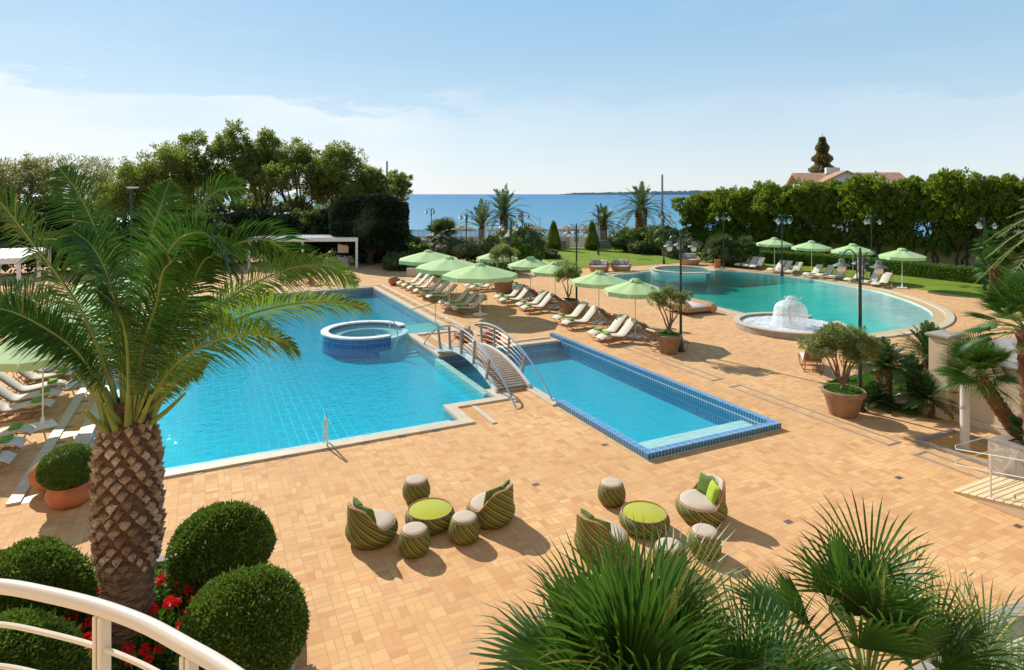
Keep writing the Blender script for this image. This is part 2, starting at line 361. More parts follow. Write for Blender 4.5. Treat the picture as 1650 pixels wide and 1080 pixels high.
def npmesh(name, V, F, mat, parent=None, smooth=False):
    "quads or triangles from arrays"
    me = bpy.data.meshes.new(name); k = F.shape[1]; me.vertices.add(len(V)); me.vertices.foreach_set('co', V.astype(np.float32).ravel())
    me.loops.add(F.size); me.loops.foreach_set('vertex_index', F.astype(np.int32).ravel()); me.polygons.add(len(F))
    me.polygons.foreach_set('loop_start', np.arange(0, F.size, k, dtype=np.int32)); me.polygons.foreach_set('loop_total', np.full(len(F), k, dtype=np.int32))
    if smooth: me.polygons.foreach_set('use_smooth', np.ones(len(F), dtype=bool))
    me.materials.append(M[mat] if isinstance(mat, str) else mat); me.update(calc_edges=True); me.validate()
    o = bpy.data.objects.new(name, me); COL.objects.link(o)
    if parent is not None: o.parent = parent
    return o

def thing(name, label, cat, loc=(0, 0, 0), rz=0.0, group=None, sc=1.0):
    o = bpy.data.objects.new(name, None); COL.objects.link(o); o.empty_display_size = .2
    o.location = (loc[0], loc[1], loc[2] if len(loc) > 2 else 0); o.rotation_euler.z = rz; o.scale = (sc,)*3 if isinstance(sc, (int, float)) else sc
    return tag(o, label, cat, group)
def tag(o, label, cat, group=None):
    o['label'] = label; o['category'] = cat
    if group: o['group'] = group
    return o
def struct(o, kind='structure'): o['kind'] = kind; return o
def copy_tree(o, parent=None):
    c = o.copy(); COL.objects.link(c)
    if parent is not None: c.parent = parent
    for ch in list(KIDS.get(o.name, ())): copy_tree(ch, c)
    return c
KIDS = {}
def proto_ready(root):
    KIDS.clear()
    for o in COL.objects:
        if o.parent: KIDS.setdefault(o.parent.name, []).append(o)
class Proto:
    "first placing moves the thing itself, later ones copy it with its parts"
    def __init__(s, make): s.make = make; s.root = None; s.used = False
    def put(s, label, loc, rz=0.0, sc=None, group=None):
        if s.root is None: s.root = s.make(); s.kids = s.tree(s.root)
        o = s.root if not s.used else s.clone(s.root, None); s.used = True
        o.location = (loc[0], loc[1], loc[2] if len(loc) > 2 else 0); o.rotation_euler.z = rz
        if sc is not None: o.scale = (sc,)*3 if isinstance(sc, (int, float)) else sc
        o['label'] = label
        if group: o['group'] = group
        return o
    def tree(s, root):
        d = {}; allo = list(COL.objects)[-400:]
        for o in allo:
            if o.parent: d.setdefault(o.parent.name, []).append(o)
        return d
    def clone(s, o, parent):
        c = o.copy(); COL.objects.link(c)
        if parent is not None: c.parent = parent
        for ch in s.kids.get(o.name, ()): s.clone(ch, c)
        return c

# ---------------------------------------------------------------- foliage
def leaves(P, D, L, W, rng, fold=False):
    "a small pointed leaf at each P, pointing along D"
    n = len(P); D = D/np.maximum(1e-6, np.linalg.norm(D, axis=1, keepdims=True)); r = rng.normal(size=(n, 3)); S = np.cross(D, r); S /= np.maximum(1e-6, np.linalg.norm(S, axis=1, keepdims=True))
    L = np.broadcast_to(np.asarray(L, float).reshape(-1, 1), (n, 1)); W = np.broadcast_to(np.asarray(W, float).reshape(-1, 1), (n, 1))
    V = np.stack([P, P+D*L*.45+S*W*.5, P+D*L, P+D*L*.45-S*W*.5], 1).reshape(-1, 3)
    return V, np.arange(4*n).reshape(-1, 4)
def rdir(rng, n): d = rng.normal(size=(n, 3)); return d/np.linalg.norm(d, axis=1, keepdims=True)
def crown(blobs, n, size, rng, shell=.35, up=.25, droop=0.0, asp=.5, flat=.0, clump=0):
    "leaf clumps through ellipsoids (cx,cy,cz,rx,ry,rz)"
    B = np.array(blobs, float); wt = (B[:, 3]*B[:, 4]*B[:, 5])**.67; idx = rng.choice(len(B), n, p=wt/wt.sum())
    if clump:
        k = max(3, n//clump); ci = rng.choice(len(B), k, p=wt/wt.sum()); cd = rdir(rng, k); cr = 1-rng.random((k, 1))**1.2*shell
        C = B[ci, :3]+cd*B[ci, 3:]*cr; who = rng.integers(0, k, n); rad = B[ci, 3:].mean(1)*.26
        d = rdir(rng, n); P = C[who]+d*(rng.random((n, 1))**.6)*rad[who][:, None]; d = d*.6+cd[who]
    else:
        d = rdir(rng, n); rr = 1-rng.random((n, 1))**1.5*shell; P = B[idx, :3]+d*B[idx, 3:]*rr
    D = d+rdir(rng, n)*.8+np.array([0, 0, up-droop])
    s = size*(.6+.8*rng.random(n)); return leaves(P, D, s, s*asp, rng)
def merge(*VF):
    Vs, Fs, o = [], [], 0
    for V, F in VF: Vs.append(V); Fs.append(F+o); o += len(V)
    return np.concatenate(Vs), np.concatenate(Fs)
def blobcore(blobs, k, rng, nu=14, nv=8):
    Vs, Fs, o = [], [], 0
    for b in blobs:
        ph = rng.random()*6
        vv = []
        for i in range(nv+1):
            t = PI*i/nv
            for j in range(nu):
                a = 2*PI*j/nu; m = k*(1+.12*math.sin(3*a+ph+2*t)+.08*math.sin(5*t+ph))
                vv.append((b[0]+b[3]*m*math.sin(t)*math.cos(a), b[1]+b[4]*m*math.sin(t)*math.sin(a), b[2]+b[5]*m*math.cos(t)))
        ff = [(i*nu+j, (i+1)*nu+j, (i+1)*nu+(j+1) % nu, i*nu+(j+1) % nu) for i in range(nv) for j in range(nu)]
        Vs.append(np.array(vv)); Fs.append(np.array(ff)+o); o += len(vv)
    return np.concatenate(Vs), np.concatenate(Fs)
def limbs(mb, base, tips, r0, rng, r1=.03, split=.35, n=7, wob=.12):
    "trunk that forks to each tip"
    base = Vector(base); top = Vector((base.x, base.y, base.z)); mid = sum((Vector(t) for t in tips), Vector())/len(tips); fork = base.lerp(mid, split); fork.x += (rng.random()-.5)*wob*2; 
    k = 6; pts = [base.lerp(fork, i/k)+Vector(((rng.random()-.5)*wob, (rng.random()-.5)*wob, 0))*(i > 0) for i in range(k+1)]
    mb.tube(pts, [r0*(1.25 if i == 0 else 1-.35*i/k) for i in range(k+1)], n)
    for t in tips:
        t = Vector(t); s0 = pts[-1 - int(rng.random()*2.2)]; q = []
        for i in range(6):
            f = i/5; p = s0.lerp(t, f); p.z += math.sin(f*PI)*.1*(t-s0).length*(rng.random()-.2); p.x += (rng.random()-.5)*wob*(i > 0)*2; p.y += (rng.random()-.5)*wob*(i > 0)*2; q.append(p)
        mb.tube(q, [r0*.55*(1-f/5)+r1*f/5 for f in range(6)], max(5, n-2))
    return mb
def catmull(P, n):
    P = [Vector(p) for p in P]; Q = [P[0]*2-P[1]]+P+[P[-1]*2-P[-2]]; out = []
    m = len(P)-1
    for k in range(n+1):
        t = k/n*m; i = min(int(t), m-1); f = t-i; a, b, c, d = Q[i:i+4]
        out.append(.5*((2*b)+(-a+c)*f+(2*a-5*b+4*c-d)*f*f+(-a+3*b-3*c+d)*f**3))
    return out
def frond_geo(P, rng, nl=60, ll=.5, lw=.035, start=.12, vee=.5, drop=.25, fwd=.7, rr=.02, twist=0.0):
    "pinnate frond along points P: rib mesh and leaflets"
    n = nl; C = catmull(P, n); up = Vector((0, 0, 1)); V = []; F = []; rib = MB()
    rib.tube(C[::max(1, n//14)]+[C[-1]], [rr*(1-.75*i/(len(C[::max(1, n//14)]))) for i in range(len(C[::max(1, n//14)])+1)], 5)
    for i in range(int(n*start), n+1):
        t = (C[min(i+1, n)]-C[max(i-1, 0)]).normalized(); s = t.cross(up)
        if s.length < .05: s = Vector((1, 0, 0))
        s.normalize(); w = s.cross(t).normalized(); s, w = s*math.cos(twist)+w*math.sin(twist), w*math.cos(twist)-s*math.sin(twist); f = (i/n-start)/(1-start); l = ll*(math.sin(PI*min(1, f*.86+.13))**.6)
        for sg in (-1, 1):
            if rng.random() < .04: continue
            a = fwd+.45*f+(rng.random()-.5)*.25; d = (s*sg*math.cos(a*.9)+t*math.sin(a*.9)+w*(vee+(rng.random()-.5)*.35)).normalized()
            L_ = l*(.85+.3*rng.random()); p0 = C[i]; side = d.cross(w).normalized(); q = t*(lw*.5) + w*.0; dn = Vector((0, 0, -1))*drop*L_
            p1 = p0+d*L_*.5+dn*.18; p2 = p0+d*L_+dn
            h = side*lw*.5; o = len(V)
            V += [p0-h*.5, p0+h*.5, p1+h, p1-h, p2]; F += [(o, o+1, o+2, o+3), (o+3, o+2, o+4, o+4)]
    return rib, V, F
def tri_mesh(name, V, F, mat, parent):
    me = bpy.data.meshes.new(name); me.from_pydata([tuple(v) for v in V], [], [f if len(set(f)) == 4 else tuple(dict.fromkeys(f)) for f in F]); me.materials.append(M[mat]); me.update()
    o = bpy.data.objects.new(name, me); COL.objects.link(o)
    if parent is not None: o.parent = parent
    return o
# ---------------------------------------------------------------- sky, sun, camera
SUN_EL, SUN_AZ = R(34.5), math.atan2(-.95, 1.12)       # azimuth measured from +Y towards +X: the sun stands ahead on the left
world = bpy.data.worlds.new('World'); scn.world = world; world.use_nodes = True
wt = world.node_tree; wt.nodes.clear()
class W(NT):
    def __init__(s): s.t = wt; s.out = s.n('ShaderNodeOutputWorld')
w = W()
sky = w.n('ShaderNodeTexSky', sky_type='NISHITA'); sky.sun_disc = False; sky.sun_elevation = SUN_EL; sky.sun_rotation = SUN_AZ
sky.air_density = 1.0; sky.dust_density = .55; sky.ozone_density = 1.6; sky.altitude = 5
tc = w.n('ShaderNodeTexCoord'); sp = w.n('ShaderNodeSeparateXYZ', i_0=tc.outputs['Generated'])
el = sp.outputs[2]
mp = w.n('ShaderNodeMapping'); w.put(mp.inputs[0], tc.outputs['Generated']); mp.inputs[3].default_value = (3.2, 3.2, 13.0)
cn = w.noise(mp.outputs[0], 1.5, 8, .6)
lefty = w.ramp(w.math('ADD', w.math('MULTIPLY', sp.outputs[0], .6), .5), [(.12, 1.0), (.38, .95), (.45, .3), (.72, .1), (.9, .3)])
# cloud bank: thins out above about 9 degrees
top = w.math('ADD', .135, w.math('MULTIPLY', w.math('SUBTRACT', cn, .5), .16))
band = w.ramp(w.math('SUBTRACT', el, top), [(0, 1.0), (.014, 0.0)])
cov = w.math('MULTIPLY', band, w.math('MULTIPLY', lefty, w.ramp(w.noise(mp.outputs[0], 1.1, 6, .6), [(.32, .35), (.62, 1.0)])))
wisp = w.math('MULTIPLY', w.ramp(w.noise(mp.outputs[0], .8, 7, .65), [(.55, 0.0), (.8, .22)]), w.ramp(el, [(.06, 1.0), (.5, .2)]))
cloud = w.math('MAXIMUM', w.math('MULTIPLY', cov, .85), wisp)
hz = w.ramp(el, [(0.0, 1.0), (.2, 0.0)])
gr = w.n('ShaderNodeVectorMath', operation='SCALE'); gr.inputs[3].default_value = 9.6; w.put(gr.inputs[0], w.ramp(el, [(0.0, (.76, .83, .87)), (.08, (.58, .735, .85)), (.22, (.38, .60, .79)), (.34, (.29, .54, .78)), (.6, (.20, .30, .42))]))
skyc = w.mix(.8, sky.outputs[0], gr.outputs[0])
col = w.mix(cloud, skyc, (8.3, 8.7, 9.0))
bg = w.n('ShaderNodeBackground'); w.put(bg.inputs[0], col); bg.inputs[1].default_value = .094
wt.links.new(bg.outputs[0], w.out.inputs[0])
sd = bpy.data.lights.new('sun', 'SUN'); sd.energy = 4.6; sd.angle = R(.55); sd.color = (1, .93, .82)
so = bpy.data.objects.new('sun', sd); COL.objects.link(so)
dv = Vector((math.sin(SUN_AZ)*math.cos(SUN_EL), math.cos(SUN_AZ)*math.cos(SUN_EL), math.sin(SUN_EL)))
so.rotation_euler = dv.to_track_quat('Z', 'Y').to_euler()
cam = bpy.data.cameras.new('camera'); co = bpy.data.objects.new('camera', cam); COL.objects.link(co); scn.camera = co
co.location = (0, 0, EYE); co.rotation_euler = (R(90), 0, 0); cam.lens = 36*1000/1650; cam.shift_y = -(540-313)/1650; cam.clip_end = 60000; cam.clip_start = .05
scn.view_settings.view_transform = 'Standard'; scn.view_settings.look = 'None'; scn.view_settings.exposure = .3; scn.view_settings.gamma = 1
scn.cycles.max_bounces = 8; scn.cycles.transparent_max_bounces = 16; scn.cycles.caustics_reflective = False; scn.cycles.caustics_refractive = False
scn.cycles.use_denoising = True

# unseen hotel front behind the viewer, carries the balcony; added to bounce warm light
hw = bpy.data.meshes.new('hotel_wall'); hw.from_pydata([(-45, -2.2, 0), (45, -2.2, 0), (45, -2.2, 17), (-45, -2.2, 17), (-45, -9, 0), (45, -9, 0), (45, -9, 17), (-45, -9, 17)], [], [(0, 1, 2, 3), (5, 4, 7, 6), (3, 2, 6, 7), (4, 0, 3, 7), (1, 5, 6, 2)])
hw.materials.append(solid('warm_hotel_render', (.66, .52, .39), .9, var=.05, scale=.5)); ho = bpy.data.objects.new('hotel_wall', hw); COL.objects.link(ho); ho['kind'] = 'structure'
# ---------------------------------------------------------------- ground, pools
POOL = [(-2.9, 17.3), (6.85, 17.3), (6.85, 18.75), (8.7, 18.75), (8.7, 19.6), (10.3, 19.6), (10.3, 12.85), (14.75, 12.85), (14.75, 24.75), (8.8, 24.75), (8.8, 29.05), (10.95, 29.05), (10.95, 45.0), (-2.9, 45.0)]
lp = [(1390, 538), (1453.6, 530), (1486, 523.5), (1502, 513), (1497.8, 500.5), (1471.6, 487.5), (1450, 480), (1421, 471), (1384.6, 463.5), (1340, 455.2), (1297, 448.4), (1252, 443), (1200, 438.5), (1146, 435), (1100, 434.5), (1051, 437), (1020, 441), (989.5, 445.5), (1060, 467), (1115.5, 485), (1160, 495.5), (1200, 505), (1262, 521), (1330, 535)]
def closed_curve(P, k):
    n = len(P); out = []
    for i in range(n):
        a, b, c, d = [Vector((*P[(i+j) % n], 0)) for j in (-1, 0, 1, 2)]
        for q in range(k):
            f = q/k; p = .5*((2*b)+(-a+c)*f+(2*a-5*b+4*c-d)*f*f+(-a+3*b-3*c+d)*f**3); out.append((p.x, p.y))
    return out
LAG = closed_curve([G(*p) for p in lp], 4)
LAGab = [toAB(*p) for p in LAG]
def off(poly, d):
    P = [Vector(p) for p in poly]; n = len(P); out = []
    def nr(v): v.normalize(); return Vector((v.y, -v.x))
    for i in range(n):
        a, b = nr(P[i]-P[i-1]), nr(P[(i+1) % n]-P[i]); m = (a+b).normalized(); out.append(tuple(P[i]+m*d/max(.3, m.dot(a))))
    return out
def wab(x, y): return toAB(x, y)
DECK_OUT = [wab(-62, -14), wab(62, -14), wab(62, 79), wab(-62, 79)]
struct(MB().sheet(DECK_OUT, [POOL, LAGab]).build('deck', 'deck', rz=TH))
struct(MB().sheet([(-500, -80), (500, -80), (500, 100), (-500, 100)], [[(-62, -14), (62, -14), (62, 79), (-62, 79)]], -.02).build('ground', 'soil'))
b = MB(); b.add([(-500, 100, -.02), (500, 100, -.02), (500, 140, -3.4), (-500, 140, -3.4)], [(0, 1, 2, 3)]); struct(b.build('beach', 'sand'))
b = MB(); b.add([(-40000, 118, -2.9), (40000, 118, -2.9), (40000, 55000, -2.9), (-40000, 55000, -2.9)], [(0, 1, 2, 3)]); struct(b.build('sea', 'sea'))
# pool shell
b = MB()
n = len(POOL)
for i in range(n):
    p, q = POOL[i], POOL[(i+1) % n]; b.add([(*p, -1.4), (*q, -1.4), (*q, 0), (*p, 0)], [(0, 1, 2, 3)])
struct(b.build('pool_wall', 'poolwall', rz=TH))
b = MB().sheet([(-3.5, 11), (16, 11), (16, 46), (-3.5, 46)], z=-.62); struct(b.build('pool_floor', 'poolfloor', rz=TH))
struct(MB().prism(off(POOL, .012), -.70, -.035).build('pool_water', 'water', rz=TH))
b = MB()
for i in range(len(LAG)):
    p, q = LAG[i], LAG[(i+1) % len(LAG)]; b.add([(*p, -1.9), (*q, -1.9), (*q, 0), (*p, 0)], [(0, 1, 2, 3)])
struct(b.build('lagoon_wall', 'lagoonfloor'))
b = MB(); nx, ny = 40, 40
for j in range(ny+1):
    for i in range(nx+1):
        x = 6+20*i/nx; y = 28+32*j/ny; t = (x-.28*(y-33)-13.2)/8.2+.0; t = min(1, max(0, t)); t = t*t*(3-2*t); b.v.append((x, y, -1.35+1.24*t))
b.f = [(j*(nx+1)+i, j*(nx+1)+i+1, (j+1)*(nx+1)+i+1, (j+1)*(nx+1)+i) for j in range(ny) for i in range(nx)]
struct(b.build('lagoon_floor', 'lagoonfloor', smooth=True))
struct(MB().prism(off(LAG, .012), -1.86, -.05).build('lagoon_water', 'lagoonwater'))
# copings and kerbs
b = MB()
b.strip([(14.6, 24.75), (8.8, 24.75), (8.8, 29.05), (10.95, 29.05), (10.95, 45), (-2.9, 45), (-2.9, 17.3), (6.85, 17.3), (6.85, 18.75), (8.7, 18.75), (8.7, 19.6), (10.3, 19.6), (10.3, 17.25)][::-1] if False else
        [(10.3, 17.25), (10.3, 19.6), (8.7, 19.6), (8.7, 18.75), (6.85, 18.75), (6.85, 17.3), (-2.9, 17.3), (-2.9, 45), (10.95, 45), (10.95, 29.05), (8.8, 29.05), (8.8, 24.75), (14.6, 24.75)], .03, -.32, -.05, .055)
struct(b.build('pool_coping', 'coping', rz=TH))
b = MB(); b.strip([(11.95, 27.4), (11.95, 45.9), (-3.9, 45.9), (-3.9, 17.0)], 0, -.26, -.02, .05)
b.strip([(9.6, 25.6), (9.6, 28.4)], 0, .2, -.02, .045); b.strip([(9.6, 25.5), (14.6, 25.5)], 0, -.2, -.02, .045)
b.strip([(7.6, 16.7), (7.6, 18.3)], 0, .16, -.02, .04); b.strip([(9.05, 18.1), (9.05, 19.15)], 0, .16, -.02, .04)
struct(b.build('kerb', 'coping', rz=TH))
b = MB()
for q in ([(11.28, 28.7), (11.94, 28.7), (11.94, 45.3), (11.28, 45.3)], [(-3.88, 17.0), (-3.23, 17.0), (-3.23, 45.3), (-3.88, 45.3)], [(9.13, 25.08), (9.59, 25.08), (9.59, 28.7), (9.13, 28.7)], [(9.6, 25.08), (14.6, 25.08), (14.6, 25.48), (9.6, 25.48)], [(7.18, 17.0), (7.58, 17.0), (7.58, 18.42), (7.18, 18.42)]):
    b.add([(*p, .004) for p in q], [(0, 1, 2, 3)])
struct(b.build('overflow_channel', 'channel', rz=TH))
b = MB(); b.strip(LAG, .0, .62, .003, .012, True); struct(b.build('lagoon_edge', 'lagoon_edge'))
b = MB(); b.strip(LAG, .62, 1.0, -.01, .07, True); struct(b.build('lagoon_coping', 'coping'))
# raised blue rim of the lap pool
b = MB(); b.strip([(10.3, 17.25), (10.3, 12.85), (14.75, 12.85), (14.75, 25.75)], -.02, .2, -.3, .17); struct(b.build('raised_pool_rim', 'poolwall', rz=TH))
b = MB(); b.strip([(10.3, 17.24), (10.3, 12.85), (14.75, 12.85), (14.75, 25.74)], -.024, .204, .172, .178); struct(b.build('rim_top', 'rimtop', rz=TH))
# submerged ledges and steps
b = MB()
b.box((1.9, 17.58, -.6), (9.6, .6, .98)); b.box((-2.65, 31.2, -.6), (.5, 26.6, .98))
for k in range(3): b.box((12.53, 13.03+.26*k+.13, -1.1+.02-.17*k), (4.4, .3, 1.7)) if False else b.box((12.53, 13.4+.5*k, -.7-.12*k), (4.4, (1.06, .36, .36)[k], 1.16-.24*k))
b.box((8.75, 22.2, -.5), (.26, 5.1, .78))
struct(b.build('submerged_ledge', 'poolwhite', rz=TH))
b = MB(); b.box((9.28, 30.6, -.5), (3.3, 3.05, .66)); struct(b.build('shallow_platform', 'poolpale', rz=TH))
b = MB()
for k in range(5): b.box((7.95, 28.9-.34*k, -.5-.03*k), (1.66, .36, .62-.13*k))
struct(b.build('pool_steps', 'poolwhite', rz=TH))

# spa ring standing in the main pool
cx, cy = AB(6.95, 30.1)
sp_ = thing('spa_ring', 'round blue tiled spa ring with white rim standing in the main pool', 'spa', (cx, cy, 0))
def arc_ring(r0, r1, z0, z1, a0, a1, n=64):
    b = MB(); vs = []
    for i in range(n+1):
        a = a0+(a1-a0)*i/n; c, s = math.cos(a), math.sin(a); vs += [(r0*c, r0*s, z0), (r1*c, r1*s, z0), (r1*c, r1*s, z1), (r0*c, r0*s, z1)]
    fs = [(i*4+k, i*4+(k+1) % 4, i*4+4+(k+1) % 4, i*4+4+k) for i in range(n) for k in range(4)]+[(3, 2, 1, 0), (n*4, n*4+1, n*4+2, n*4+3)]
    return b.add(vs, fs)
def ringtile():
    m = NT('curved_wall_tiles'); sep = m.n('ShaderNodeSeparateXYZ', i_0=m.obj()); a = m.math('MULTIPLY', m.math('ARCTAN2', sep.outputs[1], sep.outputs[0]), 2.0/.11)
    v = m.math('DIVIDE', sep.outputs[2], .24); e = m.math('MAXIMUM', m.math('LESS_THAN', m.math('FRACT', a), .1), m.math('LESS_THAN', m.math('FRACT', v), .05))
    w2 = m.n('ShaderNodeTexWhiteNoise', noise_dimensions='2D'); m.put(w2.inputs[0], m.n('ShaderNodeCombineXYZ', i_0=m.math('FLOOR', a), i_1=m.math('FLOOR', v)).outputs[0])
    return m.done(m.bsdf(m.mix(e, m.mix(w2.outputs[0], (.03, .12, .36), (.05, .18, .46)), (.35, .5, .65)), .2))
M['ringtile'] = ringtile()
A0, A1 = R(30), R(318)
arc_ring(1.78, 2.03, -1.28, .21, A0, A1).build('wall', 'ringtile', sp_)
arc_ring(1.72, 2.07, .21, .28, A0-.01, A1+.01).build('rim', 'poolwhite', sp_)
arc_ring(1.15, 1.779, -1.27, .02, 0, 2*PI).build('seat_ledge', 'poolpale', sp_)
MB().lathe([(1.149, -.36), (1.149, -.34)], 48).build('floor', 'poolfloor', sp_)
arc_ring(1.781, 2.02, -1.27, .13, A1-2*PI+.002, A0-.002).build('overflow_lip', 'poolpale', sp_)
M['spawater'] = water_mat('spa_water', (.1, .95, .97), .35)
MB().lathe([(1.7795, -.58), (1.7795, .165)], 64).build('water', 'spawater', sp_)
t = thing('pool_handrail', 'thin steel handrail between the spa ring and the pool edge', 'handrail', (0, 0, 0))
p0 = G(653, 524, .3); p1 = G(702, 521, 0)
MB().tube([(*p0, .1), (*p0, .95), (p0[0]+.1, p0[1], 1.02), (p1[0]-.1, p1[1]+.1, 1.02), (*p1, .95), (*p1, 0)], .025, 6).build('rail', 'chrome', t)
t = thing('pool_handrail', 'curved steel handrail beside the underwater steps of the spa ring', 'handrail')
q0 = G(628, 539, .3); q1 = G(633, 560, -.1)
MB().tube([(q0[0], q0[1], .3), (q0[0], q0[1], .85), (q0[0]+.15, q0[1]-.05, .98), (q0[0]+.35, q0[1]-.25, .7), (q1[0]+.2, q1[1]+.2, .3), (q1[0], q1[1], -.3)], .025, 6).build('rail', 'chrome', t)
t = thing('pool_handrail', 'bent steel handrail standing on the near kerb of the main pool', 'handrail')
h0 = G(527, 722); d = Vector((-ST, CT))
MB().tube([(*h0, 0), (*h0, .8), (h0[0]+d.x*.12, h0[1]+d.y*.12, .88), (h0[0]+d.x*.5, h0[1]+d.y*.5, .55), (h0[0]+d.x*.55, h0[1]+d.y*.55, -.4)], .026, 8).build('rail', 'chrome', t)
# slot drains, floor grilles
for i, (b0, b1) in enumerate(((17.05, 22.45), (10.55, 16.2), (6.9, 9.85))):
    b = MB()
    for e0, e1, f0, f1 in ((16.56, 16.62, b0, b1), (17.02, 17.08, b0, b1)): b.box(((e0+e1)/2, (f0+f1)/2, .004), (e1-e0, f1-f0, .02))
    for bb in (b0, b1): b.box((16.82, bb, .005), (.58, .06, .022))
    tag(b.build('slot_drain', 'strip', rz=TH), ('long steel slot drain rectangle beside the potted olive near the lap pool', 'steel slot drain rectangle in front of the large brown olive pot', 'steel slot drain rectangle alongside the square foot basin')[i], 'drain', 'slot drains set in the deck')
DR = [(863, 781, 'by the striped armchair of the group nearer the pool steps'), (1270, 841, 'behind the big fan palm, right of the lime table group'), (1448, 770, 'between the lap pool corner and the cream ramp'), (1422, 650, 'in front of the big brown olive pot'), (974, 717, 'beside the left rim of the lap pool'), (1640, 848, 'below the foot of the cream ramp')]
for px, py, lab in DR:
    x, y = G(px, py); b = MB().box((0, 0, .003), (.17, .11, .012))
    for k in range(5): b.box((-.056+.028*k, 0, .011), (.01, .085, .006))
    o = b.build('floor_drain', 'drain', loc=(x, y, 0), rz=TH); tag(o, 'small dark floor drain '+lab, 'drain', 'floor drains in the deck')
for i in range(9):
    a = -2.2+i*1.02
    o = MB().box((0, 0, .004), (.22, .1, .014)).build('overflow_grille', 'drain', loc=(*AB(a, 16.93), 0), rz=TH)
    tag(o, 'small dark overflow grille in the row along the near pool kerb', 'drain', 'overflow grilles along the near kerb')
for i in range(9):
    o = MB().box((0, 0, .01), (.2, .12, .014)).build('overflow_grille', 'drain', loc=(*AB(-3.55, 18.2+i*1.25), 0), rz=TH)
    tag(o, 'small dark overflow grille in the left channel by the big palm', 'drain', 'overflow grilles in the left channel')
for i in range(12):
    o = MB().box((0, 0, .01), (.2, .12, .014)).build('overflow_grille', 'drain', loc=(*AB(11.6, 29.6+i*1.25), 0), rz=TH)
    tag(o, 'small dark overflow grille in the channel beside the lounger trios', 'drain', 'overflow grilles in the right channel')
# lawns
def sheetpx(P, z, name, mat, k=1): 
    o = MB().sheet([G(*p) for p in P], z=z).build(name, mat); return struct(o)
sheetpx([(860, 404), (864, 413), (890, 425), (922, 433), (981, 431.5), (1051, 427), (1101, 423.6), (1150, 424), (1187, 426), (1230, 430), (1300, 438), (1380, 450), (1463, 464), (1571, 480), (1640, 492), (1780, 480), (1800, 430), (1085, 396.5), (900, 399)], .012, 'lawn', 'lawn')
sheetpx([(1325, 620), (1345, 612), (1400, 600), (1440, 592), (1500, 612), (1540, 640), (1519, 677), (1470, 672), (1395, 650)], .02, 'planting_bed_grass', 'lawn')
# ---------------------------------------------------------------- fountain basin and far spa
fx, fy = 14.0, 31.4
t = thing('fountain_basin', 'round pale stone fountain basin with foaming water beside the green lagoon', 'basin', (fx, fy, 0))
arc_ring(2.36, 2.6, -1.0, .29, R(40), R(365)).build('rim', 'slate', t, True)
arc_ring(2.33, 2.63, .29, .34, R(39.5), R(365.5)).build('coping', 'coping', t)
b = MB(); vs = [(0, 0, .22)]; N = 64; rng = random.Random(3)
rings = 14
for i in range(1, rings+1):
    for j in range(N): a = 2*PI*j/N; r = 2.3*i/rings; vs.append((r*math.cos(a), r*math.sin(a), .2+.035*rng.random()+.03*math.sin(r*9+a)*(1-i/rings)))
fs = [(0, 1+j, 1+(j+1) % N) for j in range(N)]+[(1+(i-1)*N+j, 1+i*N+j, 1+i*N+(j+1) % N, 1+(i-1)*N+(j+1) % N) for i in range(1, rings) for j in range(N)]
b.add(vs, fs).build('churned_water', 'churn', t, True)
t = thing('mushroom_fountain', 'white mushroom fountain pouring a round curtain of water', 'fountain', (fx, fy-.2, 0))
MB().lathe([(.1, .1), (.09, 1.25), (.3, 1.38)], 16).build('column', 'chrome', t, True)
MB().lathe([(.02, 1.70), (.11, 1.68), (.16, 1.6), (.2, 1.5), (.34, 1.44), (.5, 1.38), (.61, 1.30), (.64, 1.24)], 40, cap=False).build('dome', 'foam', t, True)
b = MB(); rr = random.Random(5); prof = [(.62, 1.29), (.70, 1.18), (.76, 1.0), (.80, .75), (.83, .5), (.87, .2)]; vs = []
NN = 72
for k, (r, z) in enumerate(prof):
    for j in range(NN): a = 2*PI*j/NN; m = 1+.02*math.sin(j*5.1+k)+.015*rr.random(); vs.append((r*m*math.cos(a), r*m*math.sin(a), z))
b.add(vs, [(k*NN+j, k*NN+(j+1) % NN, (k+1)*NN+(j+1) % NN, (k+1)*NN+j) for k in range(len(prof)-1) for j in range(NN)]).build('water_curtain', 'foam', t, True)
b = MB(); rr = random.Random(15)
for _ in range(160):
    a = rr.random()*2*PI; r = rr.gauss(.95, .16) if rr.random() < .4 else rr.gauss(.35, .2); z = .24+abs(rr.gauss(0, .10)) if r > .6 else 1.5+abs(rr.gauss(0, .09)); s = rr.uniform(.012, .034); x_, y_ = r*math.cos(a), r*math.sin(a)
    b.add([(x_-s, y_, z), (x_+s, y_, z), (x_, y_+s, z), (x_, y_-s, z), (x_, y_, z+s*1.3), (x_, y_, z-s*1.3)], [(0, 3, 4), (3, 1, 4), (1, 2, 4), (2, 0, 4), (3, 0, 5), (1, 3, 5), (2, 1, 5), (0, 2, 5)])
b.build('spray', 'foam', t)['kind'] = 'stuff'
t = thing('lagoon_spa', 'round stone edged spa pool at the far end of the green lagoon', 'spa', (15.0, 54.7, 0))
arc_ring(2.4, 2.75, -.6, .17, R(-30), R(300)).build('rim', 'lagoonfloor', t, True)
arc_ring(2.35, 2.8, .17, .22, R(-30.5), R(300.5)).build('coping', 'coping', t)
MB().lathe([(2.39, .0), (2.39, .03)], 48).build('floor', 'lagoonfloor', t)
MB().lathe([(2.39, .05), (2.39, .13)], 48).build('water', 'lagoonwater', t)

